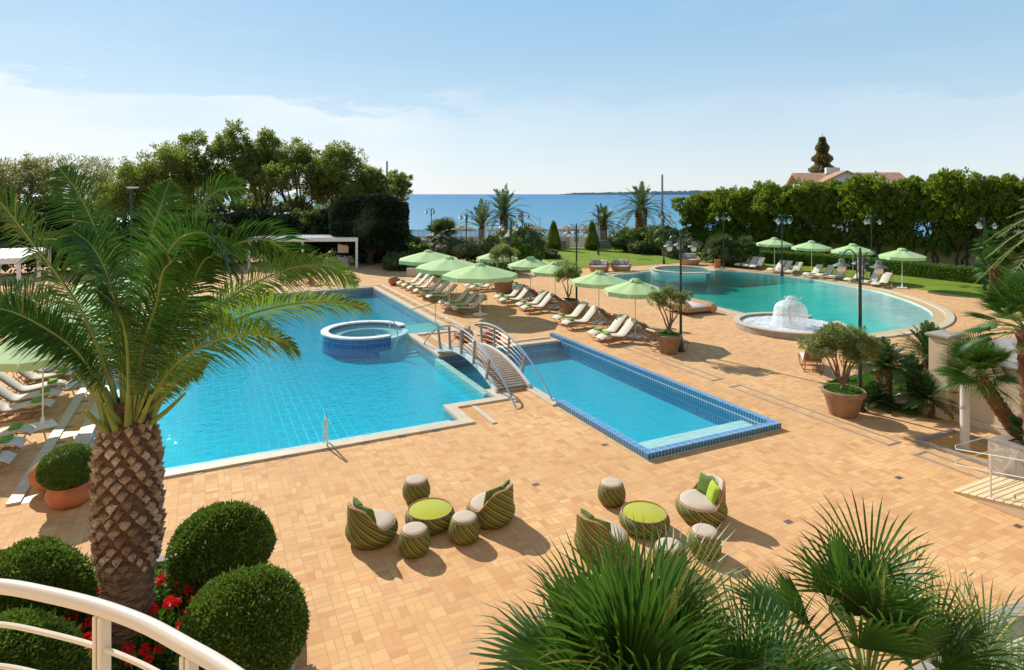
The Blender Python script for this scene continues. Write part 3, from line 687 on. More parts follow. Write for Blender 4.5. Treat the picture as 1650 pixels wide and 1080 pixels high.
# ---------------------------------------------------------------- loungers
def make_lounger(back='cushion', towel=False):
    # foot end at origin, head towards +x; sling profile in x,z
    t = thing('sun_lounger', '', 'sun lounger')
    prof = [(0, .27), (.1, .345), (.3, .39), (.55, .37), (.8, .325), (1.05, .30), (1.2, .325), (1.32, .41), (1.5, .58), (1.7, .78), (1.86, .93), (1.93, .97)]
    C = catmull([(x, 0, z) for x, z in prof], 26); w = .3; th = .05
    b = MB(); V = []
    for i, p in enumerate(C):
        q = (C[min(i+1, 26)]-C[max(i-1, 0)]).normalized(); nn = Vector((-q.z, 0, q.x)); e = .02 if 0 < i < 26 else .03
        V += [(p.x, -w+e, p.z), (p.x, w-e, p.z), (p.x+nn.x*th*.6, w, p.z+nn.z*th*.6), (p.x+nn.x*th, w-.035, p.z+nn.z*th), (p.x+nn.x*th, -w+.035, p.z+nn.z*th), (p.x+nn.x*th*.6, -w, p.z+nn.z*th*.6)]
    F = [(i*6+k, i*6+(k+1) % 6, i*6+6+(k+1) % 6, i*6+6+k) for i in range(26) for k in range(6)]+[(5, 4, 3, 2, 1, 0), tuple(26*6+k for k in range(6))]
    b.add(V, F).build('cushion', back, t, True)
    b = MB()                                                       # brown sling behind the backrest
    V = []
    for i in range(16, 27):
        p = C[i]; q = (C[min(i+1, 26)]-C[max(i-1, 0)]).normalized(); nn = Vector((-q.z, 0, q.x)); V += [(p.x-nn.x*.012, -w, p.z-nn.z*.012), (p.x-nn.x*.012, w, p.z-nn.z*.012)]
    b.add(V, [(2*i, 2*i+2, 2*i+3, 2*i+1) for i in range(10)]).build('back_sling', 'backmesh', t, True)
    b = MB()
    for s in (-1, 1):
        y = s*(w+.015); b.tube([(p.x, y, p.z-.012) for p in C[::2]], .016, 5)
        b.tube([(.1, y, .33), (.17, y, .15), (.28, y, .03), (.75, y, .015), (1.3, y, .015), (1.62, y, .03), (1.72, y, .2), (1.6, y, .42), (1.3, y, .46)], .015, 5)
        b.tube([(.62, y, .02), (.42, y, .2), (.28, y, .37)], .013, 5)
        b.tube([(.95, y, .02), (1.15, y, .2), (1.25, y, .34)], .013, 5)
        b.tube([(1.62, y, .04), (1.82, y, .3), (1.9, y, .55), (1.78, y, .83)], .012, 5)
    for x, z in ((.03, .28), (.5, .02), (1.2, .02), (1.62, .04), (1.93, .96), (1.25, .32), (1.84, .35)): b.tube([(x, -w-.015, z), (x, w+.015, z)], .013, 5)
    b.build('frame', 'frame', t, True)
    return t
def make_towel():
    b = MB(); b.rbox((0, 0, .03), (.24, .42, .06), .02); b.rbox((.005, 0, .068), (.22, .4, .02), .008)
    o = b.build('folded_towel', 'towel', smooth=True); return tag(o, '', 'towel')
LP = Proto(make_lounger); TP = Proto(make_towel)
ORD = ['nearest', 'middle', 'farthest', 'fourth']
def lounger(x, y, yaw, label, grp, towel=None, proto=None):
    o = (proto or LP).put(label, (x, y, 0), yaw, group=grp)
    if towel:
        c, s = math.cos(yaw), math.sin(yaw); tx = .38
        TP.put(towel, (x+c*tx, y+s*tx, .437), yaw+(rnd.random()-.5)*.25, group='folded green towels on the loungers')
    return o
AX = TH                                                             # +a direction
# trios along the right side of the main pool, feet to the water
grp = 'loungers in trios along the right side of the main pool'
trio_names = ['trio nearest the footbridge', 'second trio from the footbridge', 'trio by the lying terracotta urn']
foot = [[(709, 499.6), (697, 494.5), (690.7, 489)], [(669, 479.6), (659, 474.6), (652, 470)], [(641, 465), (633, 461), (627, 457)]]
for g, F in enumerate(foot):
    for k, p in enumerate(F):
        x, y = G(p[0], p[1], .33); a, b_ = toAB(x, y); x, y = AB(12.55, b_)
        lounger(x, y, AX+R(2*(k-1)), 'ivory sun lounger, %s of the %s' % (ORD[k], trio_names[g]), grp, 'green towel on the %s lounger of the %s' % (ORD[k], trio_names[g]))
# left of the main pool, feet to the water
grp = 'loungers in trios along the left side of the main pool'
LB = [[19.1, 20.15, 21.15], [23.55, 24.65, 25.75], [27.1, 28.2, 29.3], [32.0, 33.1, 34.2]]
tn = ['trio behind the terracotta pots', 'trio just beyond the near left parasol', 'third trio beyond the big palm', 'far trio behind the big palm fronds']
for g, F in enumerate(LB):
    for k, bb in enumerate(F):
        x, y = AB(-4.25, bb); lounger(x, y, AX+PI+R(3*(k-1)), 'ivory sun lounger, %s of the %s' % (ORD[k], tn[g]), grp, 'green towel on the %s lounger of the %s' % (ORD[k], tn[g]))
# pairs either side of the parasols on the middle deck
grp = 'loungers in pairs around the deck parasols'
PX = [((966, 544), (952.7, 537)), ((909, 520.5), (894.6, 512.4)), ((842, 496), (834, 491)), ((807, 484), (798.7, 478.7)), ((758.7, 463), (750.7, 460))]
pn = ['the deck parasol nearest the potted olive', 'the second deck parasol', 'the third deck parasol', 'the fourth deck parasol', 'the farthest deck parasol']
for g, F in enumerate(PX):
    for k, p in enumerate(F):
        x, y = G(p[0], p[1], .33); n_ = ('near', 'far')[k]
        lounger(x, y, AX+R((0, 3)[k]), 'ivory lounger facing the main pool, %s one at %s' % (n_, pn[g]), grp, 'green towel on the %s pool facing lounger at %s' % (n_, pn[g]))
PX2 = [((1104, 549), (1088, 537)), ((1033, 521), (1017, 512.5)), ((952, 496), (938, 489)), ((899, 479), (889, 473)), ((846, 461.5), (838, 458))]
for g, F in enumerate(PX2):
    for k, p in enumerate(F):
        x, y = G(p[0], p[1], .33); n_ = ('near', 'far')[k]
        lounger(x, y, AX+PI-R((0, 3)[k]), 'brown backed lounger facing the lagoon, %s one at %s' % (n_, pn[g]), grp, 'green towel on the %s lagoon facing lounger at %s' % (n_, pn[g]))
# beyond the lagoon
grp = 'loungers in a row beyond the lagoon'
RX = [[(1187.4, 426.5), (1199.8, 428), (1212, 429.5)], [(1240, 434.5), (1253, 435.5), (1271, 438)], [(1298, 442), (1319, 443.5), (1339, 446.5)], [(1364.6, 450.5), (1391.4, 454.5), (1410, 457.4)]]
rn = ['first trio beyond the lagoon', 'trio between the first two lagoon parasols', 'trio between the second and third lagoon parasols', 'trio next to the last lagoon parasol']
for g, F in enumerate(RX):
    for k, p in enumerate(F):
        x, y = G(p[0], p[1], .33); n_ = ('first', 'middle', 'last')[k]
        lounger(x, y, R(36+3*k-3*g), 'ivory lounger with shaded back, %s of the %s' % (n_, rn[g]), grp)
# two loungers by the big olive pot
x, y = G(1338, 594); x, y = G(1312, 604); lounger(x+.55, y+1.75, R(-107), 'brown backed lounger turned away, left of the big potted olive trunk', 'loungers by the big potted olive')
x, y = G(1382, 600); lounger(x+.6, y+1.85, R(-112), 'brown backed lounger half hidden behind the big potted olive', 'loungers by the big potted olive')

# ---------------------------------------------------------------- parasols
def make_parasol(Rr, ztop, zed, nseg=8, valance=.2):
    t = thing('parasol', '', 'parasol')
    b = MB().rbox((0, 0, .05), (.62, .62, .1), .03, rz=.5); b.lathe([(.06, .1), (.05, .28)], 12); b.build('base', 'metal_white', t)
    MB().lathe([(.022, .1), (.022, ztop-.05)], 10).build('pole', 'metal_white', t)
    b = MB(); V = [(0, 0, ztop-.06)]; K = 6
    for k in range(1, K+1):
        f = k/K
        for j in range(nseg*4):
            a = 2*PI*j/(nseg*4); m = j % 4; e = 1/math.cos(PI/nseg) if False else 1; sag = (0, .6, 1, .6)[m]
            # straight edge between ribs
            ph = (m/4-.5)*2*PI/nseg if m else 0; r0 = Rr*f
            if m: r0 = Rr*f*math.cos(PI/nseg)/math.cos((m/4-.5)*2*PI/nseg)
            z = ztop-.06-(ztop-.06-zed)*(f**1.12) - .035*sag*math.sin(f*PI)*1.0
            V.append((r0*math.cos(a), r0*math.sin(a), z))
    n = nseg*4; F = [(0, 1+j, 1+(j+1) % n) for j in range(n)]+[(1+(k-1)*n+j, 1+k*n+j, 1+k*n+(j+1) % n, 1+(k-1)*n+(j+1) % n) for k in range(1, K) for j in range(n)]
    b.add(V, F).build('canopy', 'canopy', t, True)
    b = MB(); V = []; F = []
    for s in range(nseg):                                             # valance panels with slits at the ribs
        a0, a1 = 2*PI*s/nseg, 2*PI*(s+1)/nseg; p0 = Vector((Rr*math.cos(a0), Rr*math.sin(a0))); p1 = Vector((Rr*math.cos(a1), Rr*math.sin(a1)))
        for j in range(7):
            f = .01+.98*j/6; p = p0.lerp(p1, f); o = 1.0+.012*math.sin(j*2.1+s); dz = valance*(1+.08*math.sin(j*1.7+s*2)); V += [(p.x, p.y, zed+.0), (p.x*o, p.y*o, zed-dz)]
        o = s*14; F += [(o+2*j, o+2*j+1, o+2*j+3, o+2*j+2) for j in range(6)]
    b.add(V, F).build('valance', 'canopy', t, True)
    b = MB(); V = [(0, 0, ztop+.02)]
    for k, (r, z) in enumerate(((.14, -.0), (.24, -.06), (.3, -.13))):
        for j in range(16): a = 2*PI*j/16; rr = r*(1+(.08 if j % 2 else -.04)); V.append((rr*math.cos(a), rr*math.sin(a), ztop+z+(.02 if j % 2 else 0)))
    b.add(V, [(0, 1+j, 1+(j+1) % 16) for j in range(16)]+[(1+k*16+j, 17+k*16+j, 17+k*16+(j+1) % 16, 1+k*16+(j+1) % 16) for k in range(2) for j in range(16)]).build('vent_cap', 'canopy', t, True)
    b = MB()
    for s in range(nseg): a = 2*PI*s/nseg; b.tube([(0, 0, ztop-.1), (Rr*.98*math.cos(a), Rr*.98*math.sin(a), zed-.012)], .009, 4)
    b.build('ribs', 'metal_white', t)
    return t
MED = Proto(lambda: make_parasol(1.78, 2.93, 2.3, 8, .22)); BIG = Proto(lambda: make_parasol(2.15, 2.93, 2.3, 8, .24)); SML = Proto(lambda: make_parasol(1.5, 2.78, 2.25, 8, .2))
g1 = 'big green parasols right of the main pool'
for i, (px, py, lab) in enumerate(((773.5, 424, 'big green parasol with white base in front, nearest the footbridge'), (724, 413.6, 'big green parasol, middle of the three beside the main pool'), (690.6, 403, 'big green parasol, farthest of the three, nearest the dark ficus'))):
    x, y = G(px, py, 2.93); BIG.put(lab, (x, y), R(12+9*i), group=g1)
for i, (bb, lab) in enumerate(((22.3, 'near left parasol over the ivory loungers behind the terracotta pots'), (26.5, 'second left parasol glimpsed under the big palm fronds'), (30.8, 'third left parasol, mostly hidden behind the big palm'), (35.2, 'farthest left parasol, hidden behind the big palm crown'))):
    x, y = AB(-4.25, bb); MED.put('green '+lab, (x, y), R(20+11*i), group='big green parasols left of the main pool')
for i, (px, py, lab) in enumerate(((1023.6, 449.5, 'next to the potted olive and black lamp post'), (965, 436.5, 'second from the potted olive'), (894.6, 422, 'third from the potted olive'), (855, 413.6, 'fourth from the potted olive'), (801, 403.4, 'fifth and farthest, behind an olive crown'))):
    x, y = G(px, py, 2.78); SML.put('small deck parasol, '+lab, (x, y), R(22.5+4*i), group='small green parasols along the middle deck')
for i, (px, py, lab) in enumerate(((1248, 385, 'first, nearest the round shrub'), (1307.8, 390.3, 'second'), (1374.4, 395.2, 'third, behind the black lamp post'), (1453.6, 402.8, 'last, with a white base block on the grass edge'))):
    x, y = G(px, py, 2.78); SML.put('small parasol beyond the lagoon, '+lab, (x, y), R(10+7*i), 1.04, group='small green parasols beyond the lagoon')

# ---------------------------------------------------------------- woven seats on the near deck
def cushion_disc(r, z, h, n=28): return MB().lathe([(r*.9, z), (r, z+h*.3), (r*.99, z+h*.65), (r*.9, z+h*.92), (r*.6, z+h), (.01, z+h*1.02)], n)
def make_stool():
    t = thing('woven_stool', '', 'stool')
    MB().lathe([(.2, 0), (.255, .04), (.305, .14), (.31, .24), (.285, .34), (.25, .42), (.235, .43)], 32).build('woven_body', 'weave', t, True)
    cushion_disc(.232, .425, .06).build('seat_cushion', 'stripe', t, True)
    arc = MB().tube([(.245*math.cos(2*PI*i/28), .245*math.sin(2*PI*i/28), .43) for i in range(28)], .012, 5, closed=True); arc.build('edge_piping', 'wicker', t, True)
    return t
ST_ = Proto(make_stool)
for px, py, lab in ((671, 771, 'the one standing alone behind the left lime table'), (667.6, 850, 'in front of the left lime table, next to the left armchair'), (748.4, 831, 'right of the left lime table, front of the armchair'), (985.5, 776, 'alone behind the right lime table'), (1079, 876, 'in front of the right lime table, behind the fan palm'), (1135.5, 852.6, 'right of the right lime table, below the armchair')):
    x, y = G(px, py, .48); ST_.put('green striped stool, '+lab, (x, y), rnd.random()*6, group='woven stools with cream seats')
def make_table():
    t = thing('woven_table', '', 'table')
    MB().lathe([(.36, 0), (.43, .04), (.505, .13), (.515, .2), (.49, .28), (.455, .335), (.44, .34)], 44, cap=False).build('woven_body', 'weave', t, True)
    MB().lathe([(.43, .315), (.43, .335), (.42, .338)], 44).build('table_top', 'limetop', t, True)
    MB().tube([(.448*math.cos(2*PI*i/40), .448*math.sin(2*PI*i/40), .342) for i in range(40)], .014, 5, closed=True).build('rim', 'wicker', t, True)
    return t
TB = Proto(make_table)
for px, py, lab in ((693, 820, 'between the two armchairs of the left group'), (1038, 825, 'in the right group, nearer the lap pool corner')):
    x, y = G(px, py, .34); TB.put('low round lime topped table '+lab, (x, y), 1.2, group='low woven tables with lime tops')
def make_chair():
    # back towards +x
    t = thing('woven_armchair', '', 'armchair'); n = 48; K = 12; V = []
    def top(a): c = math.cos(a); f = min(1, max(0, (c-.0)/.95)); return .36+.45*f*f*(3-2*f)
    def rad(z): 
        f = z/.36; return .40+.14*math.sin(min(1, f)*PI*.75) if z < .36 else .40+.14*math.sin(PI*.75)-.02*(z-.36)
    for k in range(K+1):
        for j in range(n): a = 2*PI*j/n; z = top(a)*k/K; r = rad(z); V.append((r*math.cos(a), r*math.sin(a), z))
    m = len(V)
    for k in range(K+1):
        for j in range(n): a = 2*PI*j/n; z = top(a)-(top(a)-.3)*k/K; r = max(.1, rad(z)-.05); V.append((r*math.cos(a), r*math.sin(a), z))
    F = [(k*n+j, k*n+(j+1) % n, (k+1)*n+(j+1) % n, (k+1)*n+j) for k in range(2*K+1) for j in range(n)]
    MB().add(V, F).build('woven_shell', 'weave', t, True)
    MB().tube([((rad(top(2*PI*j/n))-.024)*math.cos(2*PI*j/n), (rad(top(2*PI*j/n))-.024)*math.sin(2*PI*j/n), top(2*PI*j/n)+.004) for j in range(n)], .022, 6, closed=True).build('rim', 'wicker', t, True)
    cushion_disc(.455, .32, .12, 36).build('seat_cushion', 'stripe', t, True)
    b = MB(); V = []
    for j in range(13):
        a = R(-58)+R(116)*j/12; zt = min(top(a)+.03, .86)
        for r, z in ((.40, .41), (.33, .42), (.34, (zt+.42)/2), (.38, zt-.04), (.44, zt)): V.append((r*math.cos(a), r*math.sin(a), z))
    b.add(V, [(j*5+k, j*5+5+k, j*5+6+k, j*5+1+k) for j in range(12) for k in range(4)]+[(j*5+4, j*5+9, j*5+5, j*5) for j in range(12)]+[(0, 1, 2, 3, 4), (64, 63, 62, 61, 60)]).build('back_cushion', 'stripe', t, True)
    return t
def pillow(name, mat, sx=.4, sz=.4, th=.14):
    n = 10; V = []
    for s in (1, -1):
        for i in range(n+1):
            for j in range(n+1):
                u, v = i/n*2-1, j/n*2-1; e = (1-u**4)*(1-v**4); k = 1-.07*(1-abs(u))*abs(v)-.07*(1-abs(v))*abs(u); V.append((s*th/2*e**.5, u*sx/2*k, v*sz/2*k))
    m = (n+1)**2; F = []
    for s in (0, 1):
        for i in range(n):
            for j in range(n):
                q = (s*m+i*(n+1)+j, s*m+(i+1)*(n+1)+j, s*m+(i+1)*(n+1)+j+1, s*m+i*(n+1)+j+1); F.append(q if s == 0 else q[::-1])
    return MB().add(V, F).build(name, mat, smooth=True)
CH = Proto(make_chair)
chs = [((599, 845), math.atan2(-.75, -.75), 'left woven armchair of the left group, its striped back to the stools', .95), ((791, 815), math.atan2(-.62, .8), 'woven armchair right of the left lime table, back to the lap pool', .95), ((1130, 812), math.atan2(.28, 1), 'woven armchair with bright lime pillow, nearest the lap pool corner', .98), ((970, 866), math.atan2(-.7, -.75), 'woven armchair partly hidden by fan palm blades', .98)]
for i, (p, yaw, lab, sc) in enumerate(chs):
    x, y = G(p[0], p[1], .3); CH.put(lab, (x, y), yaw, sc, group='woven armchairs with cream cushions')
    c, s = math.cos(yaw), math.sin(yaw)
    for q, (u, v, mt, tl, lb) in enumerate(((.2, .16, 'greenpillow', .25, 'dark green'), (.17, -.17, 'limepillow' if i == 2 else 'greenpillow', -.2, 'lime green' if i == 2 else 'leaf green'))):
        o = pillow('cushion', mt); o.location = (x+c*u-s*v, y+s*u+c*v, .60); o.rotation_euler = (0, R(18), yaw+tl)
        tag(o, '%s square cushion, %s side, on the %s' % (lb, ('one', 'other')[q], ('left armchair of the left group', 'right armchair of the left group', 'armchair nearest the lap pool', 'armchair behind the fan palm')[i]), 'cushion', 'square green cushions on the armchairs')

# ---------------------------------------------------------------- footbridge
t = thing('footbridge', 'arched timber footbridge with white beams and steel rails over the pool channel', 'footbridge', (*AB(9.5, 22.2), 0), TH)
def arcz(y, half, rise, z0=0.0):
    rr = (half*half+rise*rise)/(2*rise); return z0+math.sqrt(max(0, rr*rr-y*y))-(rr-rise)
for s in (-1, 1):
    ys = [-3.05+6.1*i/30 for i in range(31)]
    b = MB(); V = []
    for y in ys:
        z = arcz(y, 3.1, .62, .1); x = s*.62; V += [(x-.05, y, z-.13), (x+.05, y, z-.13), (x+.05, y, z+.07), (x-.05, y, z+.07)]
    b.add(V, [(i*4+k, i*4+(k+1) % 4, i*4+4+(k+1) % 4, i*4+4+k) for i in range(30) for k in range(4)]+[(3, 2, 1, 0), (120, 121, 122, 123)]).build('beam', 'metal_white', t, True)
b = MB()
for i in range(46):
    y = -2.95+5.9*i/45; z = arcz(y, 3.1, .62, .1); z2 = arcz(y+.02, 3.1, .62, .1); b.rbox((0, y, z+.0), (1.13, .105, .035), .008, rx=math.atan2(z2-z, .02))
b.build('walkway', 'wood', t)
for s in (-1, 1):
    MB().tube([(s*.68, -4.65+9.3*i/40, arcz(-4.65+9.3*i/40, 4.66, 1.62)) for i in range(41)], .032, 8).build('handrail', 'chrome', t, True)
    b2 = MB()
    for k in range(4):
        b2.tube([(s*.68, y, arcz(y, 3.1, .62, .1)+.25+.17*k) for y in [-2.5+5*i/16 for i in range(17)]], .006, 4)
    b2.build('cables', 'chrome', t, True)
    for y in (-2.35, -1.2, 0, 1.2, 2.35):
        z0 = arcz(y, 3.1, .62, .1)-.06; zt = arcz(y*1.12, 4.66, 1.62); a = math.atan2(y*.12, zt-z0)
        MB().rbox((s*.7, y*1.06, (z0+zt-.03)/2), (.085, .085, zt-z0-.03), .01, rx=-a).build('post', 'wood', t)
    MB().tube([(s*.68, -4.65, .0), (s*.68, -4.7, .02)], .05, 8).build('foot_plate', 'chrome', t)

# ---------------------------------------------------------------- lamps
def make_lamp(nArm=3):
    t = thing('lamp_post', '', 'lamp post')
    MB().lathe([(.17, 0), (.17, .06), (.13, .1), (.12, .34), (.085, .42), (.065, .5), (.058, .8)], 14).build('base', 'dark_green', t, True)
    MB().lathe([(.058, .8), (.052, 2.4), (.045, 4.9), (.03, 5.1), (.0, 5.14)], 12, cap=False).build('pole', 'dark_green', t, True)
    for k in range(3):
        a = 2*PI*k/3+R(180); c, s = math.cos(a), math.sin(a)
        p = [(.09, 4.05), (.12, 4.6), (.16, 4.9), (.3, 5.05), (.45, 5.02), (.55, 4.88), (.58, 4.76)]
        o = MB().tube([(x*c, x*s, z) for x, z in [(q.x, q.z) for q in catmull([(x, 0, z) for x, z in p], 16)]], .02, 6).add([], []).build('arm', 'dark_green', t, True)
        l = MB().lathe([(.03, 4.78), (.085, 4.76), (.09, 4.66), (.12, 4.63), (.25, 4.57), (.26, 4.555), (.12, 4.58)], 18, (c*.58, s*.58, 0), cap=False).build('lamp_shade', 'shade', t, True)
        MB().lathe([(.105, 4.6), (.12, 4.54), (.125, 4.47), (.11, 4.40), (.07, 4.35), (.01, 4.335)], 16, (c*.58, s*.58, 0)).build('globe', 'globe', t, True)
    return t
LM = Proto(make_lamp)
lamps = [(*G(1386, 662), 0, 'beside the large brown olive pot'), (*G(1097, 566), .35, 'beside the potted olive with bright green ground cover'), (*G(929, 503), .5, 'beside the leafy dark olive pot on the middle deck'), (*G(823, 475), .2, 'beside the farthest olive pot on the deck'), (-10.0, 77, .1, 'against the sea at the far left by the ficus'), (-4.3, 58.6, .6, 'left of the two big sea front palms'), (1.0, 60, .9, 'under the big palm beside the dark bushes'), (9.64, 69.39, .2, 'on the far lawn beside the right clipped cone'), (14.8, 60.5, .4, 'at the start of the tall hedge trees'), (19.6, 57.5, .1, 'first in front of the tall hedge trees'), (22.4, 51.5, .7, 'between the first two lagoon parasols'), (29.2, 50.4, .3, 'between the third and last lagoon parasols'), (33.5, 44, .5, 'near the far fan palms by the white house wall')]
for i, (x, y, rz, lab) in enumerate(lamps): LM.put('black lamp post with three globes '+lab, (x, y), rz, group='lamp posts with three globes')
x, y = G(212, 302, 8.0) if False else (-27.6, 45)
t = thing('flood_lamp', 'tall green pole with flat white lamp head behind the palm fronds', 'lamp post', (x, y, 0))
MB().lathe([(.11, 0), (.07, 7.2)], 10).build('pole', 'dark_green', t, True); MB().rbox((.1, 0, 7.28), (.7, .35, .1), .03).build('lamp_head', 'metal_white', t)
for px, y, top, lab in ((623.5, 92, 11.7, 'tall pale utility pole rising behind the dark ficus'), (1067, 88, 9.6, 'thin grey utility pole beside the hedge trees and the sea')):
    x = (px-825)/1000*y; t = thing('utility_pole', lab, 'pole', (x, y, 0)); MB().lathe([(.2, 0), (.12, top)], 10).build('pole', 'slate', t, True)
    b = MB()
    for k in range(5): b.rbox((.14, 0, top-.3-.42*k), (.16, .06, .07), .01)
    b.build('insulators', 'grey_metal', t)
    if px < 700: MB().tube([(0, 0, 7.5), (-.6, 0, 7.9), (-.9, 0, 7.95)], .04, 6).build('arm', 'grey_metal', t); MB().lathe([(.05, 7.7), (.3, 7.6), (.26, 7.45), (.02, 7.35)], 12, (-.95, 0, .1)).build('lamp_head', 'globe', t, True)
for px, y, top in ((870, 120, .35), (1005, 125, .25)):
    x = (px-825)/1000*y; o = MB().lathe([(.09, -1.5), (.07, 6.8-(350-313)/1000*y)], 8).build('thin_mast', 'grey_metal', loc=(x, y, 0)); tag(o, 'thin dark mast on the beach, '+('between bushes and first clipped cone' if px < 900 else 'left of the tall sea front palm'), 'mast')
# ---------------------------------------------------------------- big date palm
def PW(px, py, y): return Vector(((px-825)/1000*y, y, EYE-(py-313)/1000*y))
PY = 9.4; pxc = (206-825)/1000*PY
palm = thing('date_palm', 'big date palm with scaly pineapple trunk and arching fronds in the planting bed', 'palm tree', (pxc, PY, 0))
prof = [(.50, .0), (.47, .12), (.43, .35), (.405, .7), (.41, 1.0), (.44, 1.2), (.52, 1.42), (.545, 1.8), (.55, 2.3), (.56, 2.75), (.54, 3.0), (.48, 3.22), (.40, 3.4), (.33, 3.55), (.25, 3.7)]
prof = [(r_*(.84 if z_ < 2.6 else .8), z_) for r_, z_ in prof]
def tr_r(z):
    for (r0, z0), (r1, z1) in zip(prof, prof[1:]):
        if z <= z1: return r0+(r1-r0)*(z-z0)/(z1-z0)
    return .25
rng = random.Random(11); b = MB(); V = []; n = 56; rows = 120
for k in range(rows+1):
    z = 3.7*k/rows
    for j in range(n):
        a = 2*PI*j/n; lo = max(0, min(1, (1.35-z)/.25)); spi = math.sin(a*7+z*46)*.012*lo+math.sin(-a*9+z*60)*.008*lo
        r = tr_r(z)*(1 if lo > 0 else .93)+spi+(rng.random()-.5)*.03; V.append((r*math.cos(a), r*math.sin(a), z))
F = [(k*n+j, k*n+(j+1) % n, (k+1)*n+(j+1) % n, (k+1)*n+j) for k in range(rows) for j in range(n)]
lowF = [f for f in F if V[f[0]][2] < 1.3]; upF = [f for f in F if V[f[0]][2] >= 1.3]
MB().add(V, lowF).build('lower_trunk', 'lowtrunk', palm, True); MB().add(V, upF).build('fibrous_trunk', 'fibre', palm, True)
b = MB(); ga = 2*PI/13.0; bf = MB()
zz = 1.22; row = 0
while zz < 3.42:
    for k in range(13):
        a = ga*(k+.5*(row % 2)+.12*row)+rng.uniform(-.05, .05); z = zz+rng.uniform(-.02, .02); r = tr_r(z)*.95; w = r*ga*.44*rng.uniform(.7, 1.05); h = .06*rng.uniform(.75, 1.2); outw = .075*rng.uniform(.6, 1.4)
        er = Vector((math.cos(a), math.sin(a), 0)); et = Vector((-math.sin(a), math.cos(a), 0)); up = Vector((0, 0, 1)); c = er*r+up*z
        tip = er*outw
        L_, R_ = c-et*w-er*.03, c+et*w-er*.03; B = c-up*h*1.15+er*outw*.25; T = c+up*h*.9+er*outw*.95
        l2, r2 = c-et*w*.62+er*outw*.6+up*.0, c+et*w*.62+er*outw*.6
        bf_ = [c-et*w*1.0-up*h*.4, B-up*.035, c+et*w*1.0-up*h*.4]
        o = len(b.v); b.v += [tuple(x) for x in (B+er*.01, r2, T, l2, L_+up*h*.5, R_+up*h*.5, c+up*h*1.25-er*.02)]
        b.f += [(o, o+1, o+2, o+3), (o+3, o+2, o+6, o+4), (o+2, o+1, o+5, o+6), (o, o+3, o+4), (o, o+5, o+1)]
        for q in range(12):                                            # ragged fibres round each scar
            ang = rng.uniform(-1.2, 1.2); s0 = c+et*w*math.sin(ang)*1.05+up*(h*.8*math.cos(ang)*rng.choice((-1, 1)))-er*.02; d_ = (er*rng.uniform(.4, 1)+et*rng.uniform(-.8, .8)+up*rng.uniform(-.9, .5)).normalized()*rng.uniform(.05, .11)
            u = et*.007; o = len(bf.v); bf.v += [tuple(s0-u), tuple(s0+u), tuple(s0+d_)]; bf.f.append((o, o+1, o+2))
    zz += .13; row += 1
b.build('leaf_base_scars', 'scar', palm); bf.build('trunk_fibres', 'fibre', palm)
def rel(v): return v-Vector((pxc, PY, 0))
